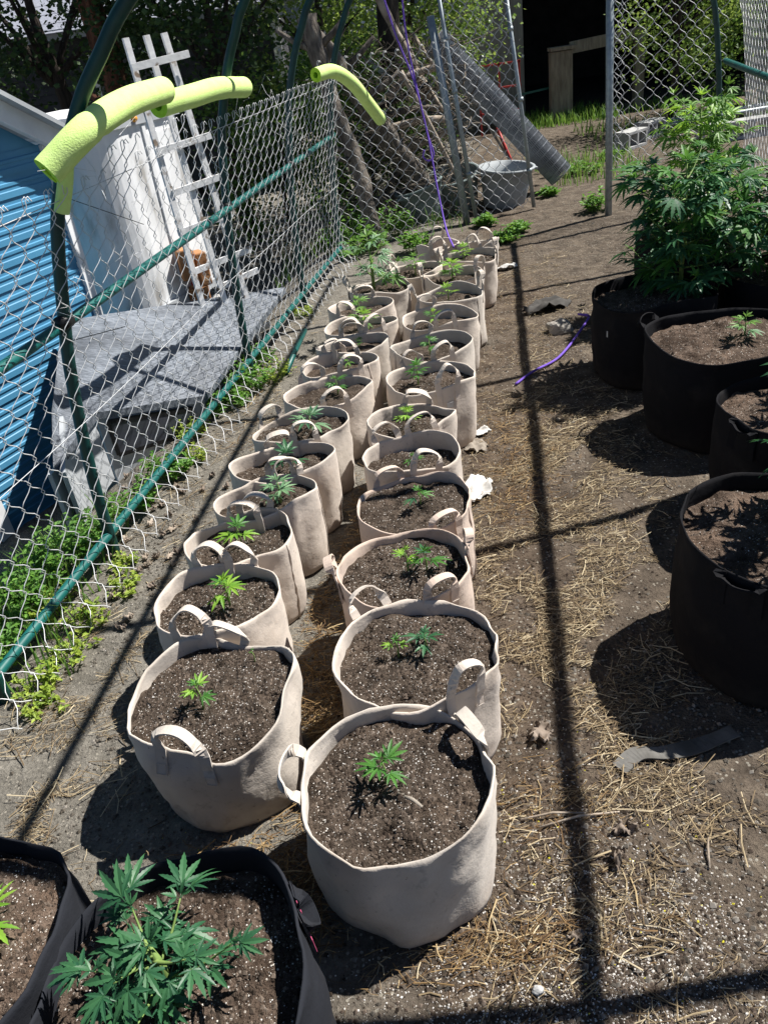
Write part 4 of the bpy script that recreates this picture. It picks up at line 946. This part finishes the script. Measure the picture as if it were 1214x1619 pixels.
# ------------------------------------------------------------------ ropes
def rope(label, pts, r=.0042, mat=PURPLE, name='purple_rope', n=8):
    o = MB().tube(bez(pts, n), r, 7).build(name, mat, None, True); tag(o, label, 'rope'); return o
rope('purple rope hanging from the frame down to the empty bags', [(.48, 6.6, 2.05), (.58, 6.6, 1.62), (.68, 6.58, 1.30), (.735, 6.5, .95), (.755, 6.35, .6), (.765, 6.1, .34), (.75, 5.65, .31)], .0065)
rope('second purple rope strand tied beside the long hanging one', [(.66, 6.62, 2.05), (.66, 6.62, 1.6), (.70, 6.6, 1.25), (.74, 6.54, .95), (.77, 6.5, .80), (.73, 6.5, .76), (.69, 6.5, .79), (.70, 6.5, .84)], .006)
rope('purple cord snaking on the dirt toward the dark cloth', [(.78, 3.86, .012), (.90, 3.98, .016), (1.05, 4.10, .012), (1.16, 4.24, .018), (1.30, 4.48, .014), (1.38, 4.60, .03), (1.42, 4.72, .014), (1.36, 4.72, .03), (1.40, 4.64, .04)], .007)

# ------------------------------------------------------------------ trees and bushes behind
def foliage(mb, c, rad, n, size, q, clumps=22, flat=1., hollow=.35):
    C_ = [Vector((rad[0]*math.cos(a)*f, rad[1]*math.sin(a)*f, rad[2]*h_)) for a, f, h_ in
          ((q.uniform(0, 6.3), math.sqrt(q.uniform(hollow, 1))*.9, q.uniform(-.9, .9)) for _ in range(clumps))]
    C_ = [p if p.length < 1e9 else p for p in C_]
    for _ in range(n):
        cc = q.choice(C_); s = .28*min(rad)
        p = Vector(c) + cc + Vector((q.gauss(0, s), q.gauss(0, s), q.gauss(0, s*.7)))
        a = Vector((q.gauss(0, 1), q.gauss(0, 1), q.gauss(0, .5))).normalized(); b = a.orthogonal().normalized()
        b = (b*math.cos(q.uniform(0, 6.3)) + a.cross(b)*math.sin(q.uniform(0, 6.3))); b = (b-a*b.dot(a)).normalized()
        l = size*q.uniform(.6, 1.2); wv = l*.32; nrm = a.cross(b)
        mb.add([p, p+a*l*.45+b*wv, p+a*l*.95+nrm*l*.1, p+a*l*.45-b*wv, ], [(0, 1, 2, 3)])
def tree(label, base, h, crown, rad, n, size, mat, seed, tr=.1, bark=DBARK, clumps=24, blossoms=0, cat='tree', name='tree', group=None):
    q = random.Random(seed); t = thing(name, label, cat, base, group)
    MB().tube(bez([(0, 0, -.2), (q.uniform(-.1, .1), 0, h*.4), (crown[0]*.6, crown[1]*.6, h*.75), (crown[0], crown[1], h)], 4), [tr*(1-.8*k/12) for k in range(13)], 9).build('trunk', bark, t, True)
    lb = MB()
    for k in range(7):
        a = q.uniform(0, 6.3); e = Vector(crown) + Vector((math.cos(a)*rad[0]*.8, math.sin(a)*rad[1]*.8, q.uniform(-.4, .6)*rad[2]))
        s = Vector((crown[0]*.5, crown[1]*.5, h*.55)); lb.tube(bez([s, (s+e)/2+Vector((0, 0, .1)), e], 3), [tr*.4, tr*.36, tr*.3, tr*.24, tr*.18, tr*.12, tr*.06], 6)
    lb.build('limbs', bark, t, True)
    mb = MB(); foliage(mb, crown, rad, n, size, q, clumps); mb.build('crown', mat, t, False)
    if blossoms:
        mb = MB(); foliage(mb, crown, rad, blossoms, .05, q, clumps); mb.build('blossoms', BLOSS, t, False)
    return t
tree('dark shaded tree in front of the shingled house', (-1.0, 9.4, 0), 2.4, (0, 0, 2.1), (1.0, .9, 1.25), 9000, .075, TREE_D, 1, .1, clumps=30)
tree('dark leafy tree beside the red-brown trunk', (-3.0, 10.6, 0), 2.8, (0, 0, 2.4), (1.3, .9, 1.1), 7000, .08, TREE_D, 2, .12, clumps=30)
tree('white-blossoming tree behind the fence end', (.1, 11.0, 0), 2.2, (0, 0, 1.95), (1.05, .9, .95), 7500, .065, TREE_L, 3, .08, blossoms=1500, clumps=34)
tree('leafy spring tree behind the branch pile', (1.2, 12.2, 0), 2.4, (0, 0, 2.1), (1.2, .9, 1.2), 8000, .07, TREE_L, 4, .1, blossoms=600, clumps=34)
tree('green bushy tree behind the wide-diamond panel', (4.6, 11.6, 0), 1.9, (0, 0, 1.65), (.75, .7, .9), 4500, .06, TREE_L, 5, .06, clumps=26)
tree('leafy bush growing behind the side fence', (6.2, 12.4, 0), 1.8, (0, 0, 1.2), (1.2, .8, 1.2), 8000, .07, TREE_M, 6, .06, clumps=26)
tree('tall dark-trunked tree with an added unseen crown over the branch pile', (.82, 9.6, 0), 5.2, (.9, 1.3, 6.3), (3.0, 2.4, 1.9), 16000, .13, TREE_M, 9, .15, clumps=60)  # crown sits out of view, added to shade the far trees and house
tree('low green shrub behind the chain link end fence', (.45, 9.3, 0), .9, (0, 0, .8), (.75, .5, .7), 9000, .05, TREE_M, 7, .03, clumps=24)
tree('low green shrub at the foot of the dark tree', (-.45, 8.3, 0), .9, (0, 0, .75), (.6, .5, .75), 8000, .05, TREE_M, 8, .03, clumps=24)
for k, (x, y) in enumerate(((-14, 24), (-8.5, 25), (-3, 24.5), (1.5, 26), (6, 24), (11, 25), (16, 23))):
    tree('tall broad tree in the tree line behind the houses', (x, y, 0), 5, (0, 0, 4.4), (3.2, 1.8, 3.8), 6000, .26, TREE_M if k % 2 else TREE_D, 30+k, .25, clumps=40, group='tree line behind the houses')

# ------------------------------------------------------------------ weeds and grass
def weed(loc, r, h, n, mat, label, seed, grp, size=.03):
    q = random.Random(seed); t = thing('weed_clump', label, 'weed', loc, grp); st = MB(); lf = MB()
    for k in range(max(5, n//9)):
        a = q.uniform(0, 6.3); f = math.sqrt(q.random()); e = Vector((math.cos(a)*r*f, math.sin(a)*r*f, h*q.uniform(.5, 1)*(1-.4*f))); s = Vector((e.x*.4, e.y*.4, -.01))
        st.tube([s, (s+e)/2, e], [.0022, .0018, .001], 4, False)
        for j in range(9):
            g = q.uniform(.35, 1.05); p = s.lerp(e, g); d = Vector((q.gauss(0, 1), q.gauss(0, 1), q.uniform(-.1, .8))).normalized(); b = d.cross(Vector((0, 0, 1))).normalized()
            l = size*q.uniform(.6, 1.3); w_ = l*.28; up = Vector((0, 0, 1))
            lf.add([p, p+d*l*.5+b*w_+up*w_*.3, p+d*l-up*l*.15, p+d*l*.5-b*w_+up*w_*.3], [(0, 1, 2), (0, 2, 3)])
    st.build('stems', STEMG, t, True); lf.build('foliage', mat, t); return t
wl = 'leafy green weed clump at the foot of the long chain link fence'; wg = 'weeds along the fence'
wq_ = random.Random(9)
for i, (x, y, r_, h_, mt) in enumerate(((-.66, 4.36, .16, .20, 0), (-.50, 4.46, .12, .14, 1), (-.72, 4.15, .10, .12, 0), (-.93, 3.84, .12, .12, 1), (-.98, 3.4, .14, .16, 0), (-1.08, 3.15, .12, .14, 0), (-1.3, 2.78, .17, .24, 0), (-1.38, 2.58, .17, .22, 0), (-1.42, 2.42, .16, .22, 0),
        (-1.12, 2.36, .10, .07, 1), (-1.03, 2.52, .09, .06, 1), (-1.12, 2.17, .09, .07, 1), (-1.2, 2.03, .10, .08, 1), (-1.40, 2.2, .15, .2, 0), (-1.06, 2.68, .08, .06, 1), (-1.2, 2.95, .13, .18, 0), (-.86, 3.55, .09, .10, 1), (-.85, 4.05, .11, .16, 0), (-1.28, 2.45, .12, .1, 1), (-.62, 4.75, .12, .14, 0), (-.35, 5.6, .1, .1, 1), (-1.15, 1.9, .08, .06, 1))):
    weed((x, y, ground_z(x, y)), r_, h_, int(900*r_*r_/.0225*.35)+60, WEEDY if mt else WEED, wl if not mt else 'low yellow-green weed patch on the dirt beside the long fence', 100+i, wg if not mt else 'yellow-green weeds by the fence', .032 if not mt else .022)
for i, (x, y, r_, h_) in enumerate(((2.30, 7.40, .14, .22), (1.36, 6.86, .12, .10), (1.50, 7.1, .12, .10), (1.3, 7.5, .1, .12), (.19, 7.1, .2, .3), (.46, 7.6, .2, .34), (.1, 7.8, .22, .35), (.6, 6.9, .16, .22), (-.1, 7.3, .15, .25), (2.1, 8.3, .1, .1), (2.7, 9.2, .2, .18), (3.2, 9.8, .16, .14))):
    weed((x, y, ground_z(x, y)), r_, h_, 300, WEED, 'green weed clump growing near the gate and end fence', 140+i, 'weeds near the gate', .05)
gr = MB(); q = random.Random(4)
def blades(n, bx, h0, h1, wd=.006):
    for _ in range(n):
        x = q.uniform(bx[0], bx[1]); y = q.uniform(bx[2], bx[3]); z = ground_z(x, y); l = q.uniform(h0, h1); a = q.uniform(0, 6.3); ln = l*q.uniform(.1, .7)
        d = Vector((math.cos(a), math.sin(a), 0)); b = Vector((-d.y, d.x, 0))*wd; p = Vector((x, y, z-.01))
        gr.add([p-b, p+b, p+d*ln*.4+b*.7+Vector((0, 0, l*.65)), p+d*ln*.4-b*.7+Vector((0, 0, l*.65)), p+d*ln+Vector((0, 0, l))], [(0, 1, 2, 3), (3, 2, 4)])
blades(1100, (2.9, 4.4, 13.0, 14.3), .05, .22, .008); blades(350, (4.4, 6.5, 13.2, 14.3), .05, .16, .008); blades(350, (.0, 1.2, 7.4, 9.5), .06, .25, .004); blades(300, (-.7, .3, 7.3, 9.5), .06, .25, .004)
blades(500, (2.3, 3.4, 8.6, 10.2), .05, .2, .006); blades(500, (3.4, 6.5, 10.9, 12.3), .05, .25, .008); blades(500, (-1.7, -1.1, 2.0, 3.2), .04, .18, .004)
o = gr.build('grass', GRASSM, None, False, 'stuff'); tag(o, 'tufts of green grass at the garage mouth and behind the fences', 'grass')

# ------------------------------------------------------------------ litter on the ground
def clear(x, y, pad=.0):
    return all((x-bx)**2+(y-by)**2 > (r*.97+pad)**2 for bx, by, r in BAGS)
def straws(name, label, mat, zones, seed, thr=-.06):
    q = random.Random(seed); mb = MB()
    for (cx, cy, sx, sy, n, l0, l1, hgt) in zones:
        for _ in range(n):
            x = q.gauss(cx, sx); y = q.gauss(cy, sy)
            if y < .45 or not clear(x, y, .01): continue
            if nz(x, y, seed, 4.5) + .5*nz(x, y, seed+9, 11) < thr: continue
            a = q.uniform(0, math.pi) if q.random() < .6 else q.gauss(.2, .5); big = q.random(); l = q.uniform(l0, l1)*(.32 if big < .55 else (.65 if big < .9 else 1.15)); wd = q.uniform(.0004, .0011) if big < .9 else q.uniform(.0009, .0019)
            z = ground_z(x, y) + .003 + hgt*q.random()**2; d = Vector((math.cos(a), math.sin(a), q.gauss(0, .12))); b = Vector((-d.y, d.x, q.gauss(0, .3))).normalized()*wd
            p = Vector((x, y, z)); m_ = p + b.cross(d).normalized()*0 + Vector((-d.y, d.x, 0))*q.gauss(0, .10)*l + Vector((0, 0, q.uniform(0, .05)*l))
            s, e = p-d*l/2, p+d*l/2
            s.z = max(s.z, ground_z(s.x, s.y)+.002); e.z = max(e.z, ground_z(e.x, e.y)+.002)
            u = Vector((0, 0, wd*.9))
            mb.add([s-b, s+b, m_-b, m_+b, m_+u, e-b, e+b, e+u*.5, s+u*.5], [(0, 2, 4, 8), (8, 4, 3, 1), (2, 5, 7, 4), (4, 7, 6, 3)])
    o = mb.build(name, mat, None, False, 'stuff'); tag(o, label, 'straw')
path = [(.10+.19*y+.12, y) for y in (.8, 1.1, 1.4, 1.7, 2.0, 2.3, 2.6, 2.9, 3.2, 3.5, 3.9, 4.4, 5.0, 5.6, 6.2)]
zones = [(x, y, .20, .22, 2100 if 1.2 < y < 3.7 else 800, .02, .10, .012) for x, y in path]
zones += [(.75, 1.05, .2, .18, 500, .02, .11, .008), (.55, 1.35, .18, .1, 450, .02, .12, .012), (.62, 1.95, .16, .2, 500, .02, .09, .01), (.8, 2.9, .14, .2, 450, .02, .08, .01), (.38, 2.2, .07, .25, 700, .02, .1, .02), (.42, 1.8, .08, .15, 500, .02, .1, .02),
          (.25, .85, .12, .12, 350, .02, .1, .012), (-.25, 1.03, .10, .07, 350, .02, .1, .02), (-1.05, 1.75, .14, .2, 900, .02, .12, .015), (-1.12, 1.5, .12, .16, 1100, .02, .14, .02), (-1.05, 2.35, .12, .3, 700, .02, .1, .012), (-.9, 3.0, .12, .35, 700, .02, .1, .012), (-.95, 2.2, .1, .2, 350, .02, .08, .01), (-.80, 2.15, .06, .25, 250, .02, .09, .01), (-.75, 3.6, .14, .4, 800, .02, .09, .012), (-.45, 4.2, .12, .4, 900, .02, .1, .015), (-.3, 5.2, .2, .5, 700, .02, .1, .01), (-.72, 1.2, .12, .14, 160, .015, .07, .004)]
straws('dry_straw', 'loose pale straw scattered over the path and between the bags', STRAW, zones, 2)
zb_ = [(-.22, 1.32, .08, .06, 700, .02, .09, .03), (-.27, 1.75, .06, .13, 900, .02, .09, .03), (-.26, 2.15, .05, .16, 600, .02, .08, .03), (-.16, 2.45, .05, .15, 600, .02, .08, .03), (-.36, 1.12, .10, .06, 900, .02, .10, .03), (-.1, 2.8, .05, .2, 500, .02, .08, .025), (.05, 3.3, .05, .2, 500, .02, .08, .02), (.62, 3.0, .10, .2, 800, .02, .08, .02), (.5, 2.75, .07, .15, 600, .02, .08, .02), (.72, 3.4, .1, .15, 500, .02, .08, .015), (-.62, 3.9, .1, .3, 500, .02, .08, .02), (1.0, 5.6, .25, .5, 500, .02, .09, .01), (.3, 1.3, .12, .1, 300, .02, .09, .015)]
straws('matted_straw', 'matted brown straw heaped between the two rows of tan bags', BSTRAW, zb_ + [(-.42, 1.20, .12, .07, 900, .02, .10, .03), (.12, .96, .12, .04, 500, .02, .10, .015), (-.24, 1.55, .06, .12, 800, .02, .09, .03)], 3, -.6)
def grains(name, label, mat, zones, lo, hi, seed, cat):
    q = random.Random(seed); mb = MB()
    for (cx, cy, sx, sy, n, uni) in zones:
        for _ in range(n):
            x, y = (q.uniform(cx-sx, cx+sx), q.uniform(cy-sy, cy+sy)) if uni else (q.gauss(cx, sx), q.gauss(cy, sy))
            if y < .4 or not clear(x, y, .002): continue
            s = lo + (hi-lo)*q.random()**2.5; z = ground_z(x, y)+s*.2; a = q.uniform(0, 6.3); ca, sa = math.cos(a)*s, math.sin(a)*s; k = q.uniform(.55, .95)
            mb.add([(x+ca, y+sa, z), (x-sa*k, y+ca*k, z), (x-ca*.9, y-sa*.9, z), (x+sa*k, y-ca*k, z), (x+.2*s, y, z+s*q.uniform(.5, .8)), (x, y, z-s*.5)], [(0, 1, 4), (1, 2, 4), (2, 3, 4), (3, 0, 4), (1, 0, 5), (2, 1, 5), (3, 2, 5), (0, 3, 5)])
    o = mb.build(name, mat, None, False, 'stuff'); tag(o, label, cat)
grains('spilled_perlite', 'white perlite grains spilled over the path dirt', PERL, [(.25, 1.0, .12, .16, 2600, 0), (.12, .8, .2, .1, 3600, 0), (.42, .9, .16, .13, 4200, 0), (-.9, 2.6, .2, .4, 300, 0), (.3, 1.5, .15, .2, 500, 0), (.55, .85, .2, .12, 600, 0), (.5, 2., .2, .4, 300, 0), (.8, 3., .2, .6, 250, 0)], .0009, .0034, 6, 'perlite')
grains('dirt_clods', 'small clods and pebbles strewn over the bare dirt', CLOD, [(.1, 2.5, 1.7, 2.1, 16000, 1), (-.75, 1.5, .25, .5, 2200, 1), (.6, 1.2, .5, .6, 2600, 1), (1.2, 6.2, 1.2, 1.8, 2500, 1), (-.9, 2.6, .2, .5, 1200, 1)], .0015, .010, 8, 'dirt')
grains('spilled_soil', 'dark potting soil crumbs spilled over the path', CRUMB, [(.25, 1.0, .15, .2, 3500, 0), (.35, .85, .25, .12, 3500, 0), (.35, 1.7, .1, .5, 2500, 0), (.6, 2.6, .2, .6, 2500, 0), (-.2, 1.5, .1, .5, 1500, 0)], .0015, .008, 15, 'soil')
grains('yellow_petals', 'tiny yellow petals strewn near the tan bags', PETAL, [(.3, 1.1, .2, .3, 70, 0), (-.6, 1.25, .15, .1, 40, 0), (.45, .85, .2, .15, 40, 0), (-.3, 2., .1, .3, 30, 0)], .002, .0045, 12, 'petals')

def crumple(name, label, cat, loc, sx, sy, amp, mat, seed, rz=0., grp=None, lift=.004, jag=.25):
    """a thin irregular crumpled piece with thickness"""
    n = 12; mb = MB(); q = random.Random(seed)
    for lay in (0, 1):
        for i in range(n+1):
            for j in range(n+1):
                u, v = i/n*2-1, j/n*2-1; d = max(abs(u), abs(v)); a = math.atan2(v, u); k = 1 - jag*(.5+.6*nz(math.cos(a)*2, math.sin(a)*2, seed*1.7)+.7*nz(math.cos(a)*5, math.sin(a)*5, seed*2.3))*d
                cu, cv = (u*math.sqrt(1-v*v/2), v*math.sqrt(1-u*u/2))
                x, y = cu*sx*k, cv*sy*k
                z = lift + amp*(.5+nz(u*1.7, v*1.7, seed)) + amp*.5*abs(nz(u*4, v*4, seed+3)) - (.0022 if lay else 0)
                mb.v.append((x, y, z))
    W_ = n+1; S_ = W_*W_
    for i in range(n):
        for j in range(n):
            k = i*W_+j; mb.f += [(k, k+W_, k+W_+1, k+1), (S_+k, S_+k+1, S_+k+W_+1, S_+k+W_)]
    bd = [j for j in range(W_)] + [i*W_+n for i in range(1, W_)] + [n*W_+j for j in range(n-1, -1, -1)] + [i*W_ for i in range(n-1, 0, -1)]
    for p, q_ in zip(bd, bd[1:]+bd[:1]): mb.f.append((p, q_, S_+q_, S_+p))
    o = mb.build(name, mat, None, True); o.location = (loc[0], loc[1], ground_z(*loc)); o.rotation_euler = (0, 0, rz); return tag(o, label, cat, grp)
crumple('paper_scrap', 'white paper scrap lying beside the low-soil tan bag', 'paper', (.50, 3.36), .065, .03, .02, PAPER, 1, .4)
crumple('paper_scrap', 'large torn white paper against the pinkish brim-full bag', 'paper', (.40, 2.86), .07, .11, .03, PAPER, 2, -.3)
crumple('paper_scrap', 'crumpled white plastic scrap on the path near the gate bags', 'plastic scrap', (1.17, 6.0), .11, .05, .03, PAPER, 3, .2)
crumple('paper_scrap', 'white plastic strip in the weeds by the gate stile', 'plastic scrap', (1.25, 6.82), .12, .05, .03, PAPER, 4, .5)
crumple('cardboard_scrap', 'tan cardboard scrap beside the bag with the label card', 'cardboard', (.46, 3.25), .06, .08, .02, RUSTW if False else OLDW, 5, .2)
crumple('dark_cloth', 'crumpled dark cloth lying on the path near the black bags', 'cloth', (1.24, 5.0), .19, .10, .055, DCLOTH, 6, .3)
crumple('dry_leaf', 'large flat grey-brown leaf on the straw by the widest tan bag', 'leaf', (.335, 1.525), .055, .05, .022, DLEAF, 7, .9, jag=.75)
crumple('dry_leaf', 'curled brown leaf on the perlite-strewn path', 'leaf', (.415, 1.12), .035, .026, .035, DLEAF, 8, 1.4, jag=.8)
crumple('dry_leaf', 'torn brown leaf beside the curled brown leaf', 'leaf', (.455, 1.19), .035, .022, .022, DLEAF, 9, .3, jag=.8)
crumple('dry_leaf', 'pale brown leaf half under the long frame shadow', 'leaf', (.275, .955), .024, .020, .014, DLEAF, 10, .2, jag=.6)
for k in range(60):
    x, y = (-.98+.14*random.Random(k).gauss(0, 1), 2.95+.4*random.Random(k+50).gauss(0, 1))
    crumple('dry_leaf', ('brown' if k % 3 else 'pale') + ' dry leaf in the litter at the foot of the long fence', 'leaf', (x, y), U(.018, .035), U(.014, .024), .02, DLEAF if k % 3 else PALEW, 60+k, U(0, 6), 'dry leaves under the fence', jag=.7)
# strap lying on the ground
st = MB(); P = bez([(.50, 1.365, .012), (.56, 1.40, .016), (.63, 1.395, .010), (.72, 1.40, .013), (.83, 1.43, .012)], 6)
for p in P:
    pass
K = len(P)
for i, p in enumerate(P):
    d = (P[min(i+1, K-1)]-P[max(i-1, 0)]).normalized(); b = Vector((-d.y, d.x, .15*math.sin(i*.5))).normalized()*.022; u = Vector((0, 0, .002))
    st.v += [tuple(p-b-u), tuple(p+b-u), tuple(p+b+u), tuple(p-b+u)]
st.f = [(i*4+j, i*4+(j+1) % 4, (i+1)*4+(j+1) % 4, (i+1)*4+j) for i in range(K-1) for j in range(4)] + [(3, 2, 1, 0), tuple((K-1)*4+j for j in range(4))]
o = st.build('fabric_strap', GCLOTH); tag(o, 'grey fabric strap lying on the straw in the black bag shadow', 'strap')
def rock(label, loc, s, seed, mat=ROCK):
    import bmesh
    bm = bmesh.new(); bmesh.ops.create_icosphere(bm, subdivisions=3, radius=1)
    for v in bm.verts:
        k = 1+.35*noise.noise(v.co*1.3+Vector((seed, 0, 0)))+.12*noise.noise(v.co*4+Vector((0, seed, 0))); v.co = Vector((v.co.x*s[0]*k, v.co.y*s[1]*k, v.co.z*s[2]*k))
    me = bpy.data.meshes.new('rock'); bm.to_mesh(me); bm.free(); me.materials.append(mat)
    o = link('rock', me, None, (loc[0], loc[1], ground_z(*loc)+s[2]*.5)); tag(o, label, 'rock'); return o
rock('pale rough rock on the path between the dark cloth and the purple cord', (1.20, 4.56), (.075, .06, .05), 3)
rock('small grey stone on the perlite-strewn path', (.165, .86), (.012, .010, .009), 4, CONC)
rock('round stone between the two rows of tan bags', (-.17, 1.92), (.032, .026, .022), 6)
o = MB().tube([(-.06, 1.16, .296), (-.03, 1.135, .298), (-.012, 1.115, .296)], [.004, .005, .004], 7).build('twig', OLDW, smooth=True); tag(o, 'short brown twig on the soil of the bag with the folded handle', 'twig')
o = MB().tube([(-.45, 4.50, .02), (-.40, 4.86, .022), (-.345, 5.22, .02)], .018, 10).build('green_tube', TEAL, smooth=True); tag(o, 'length of green tube lying beside the fence-side tan bags', 'tube')
for i, (x, y, a, l) in enumerate(((-.75, 2.25, .15, .16), (.36, 1.235, .05, .2), (.30, 1.255, -.05, .16), (.62, 1.10, 1.2, .08))):
    o = MB().tube([(x-math.cos(a)*l/2, y-math.sin(a)*l/2, .012), (x, y+.006, .018), (x+math.cos(a)*l/2, y+math.sin(a)*l/2, .012)], [.0028, .003, .002], 6).build('dry_stick', PALEW, smooth=True)
    tag(o, 'dry stick lying on the dirt beside the bags', 'stick', 'dry sticks on the dirt')
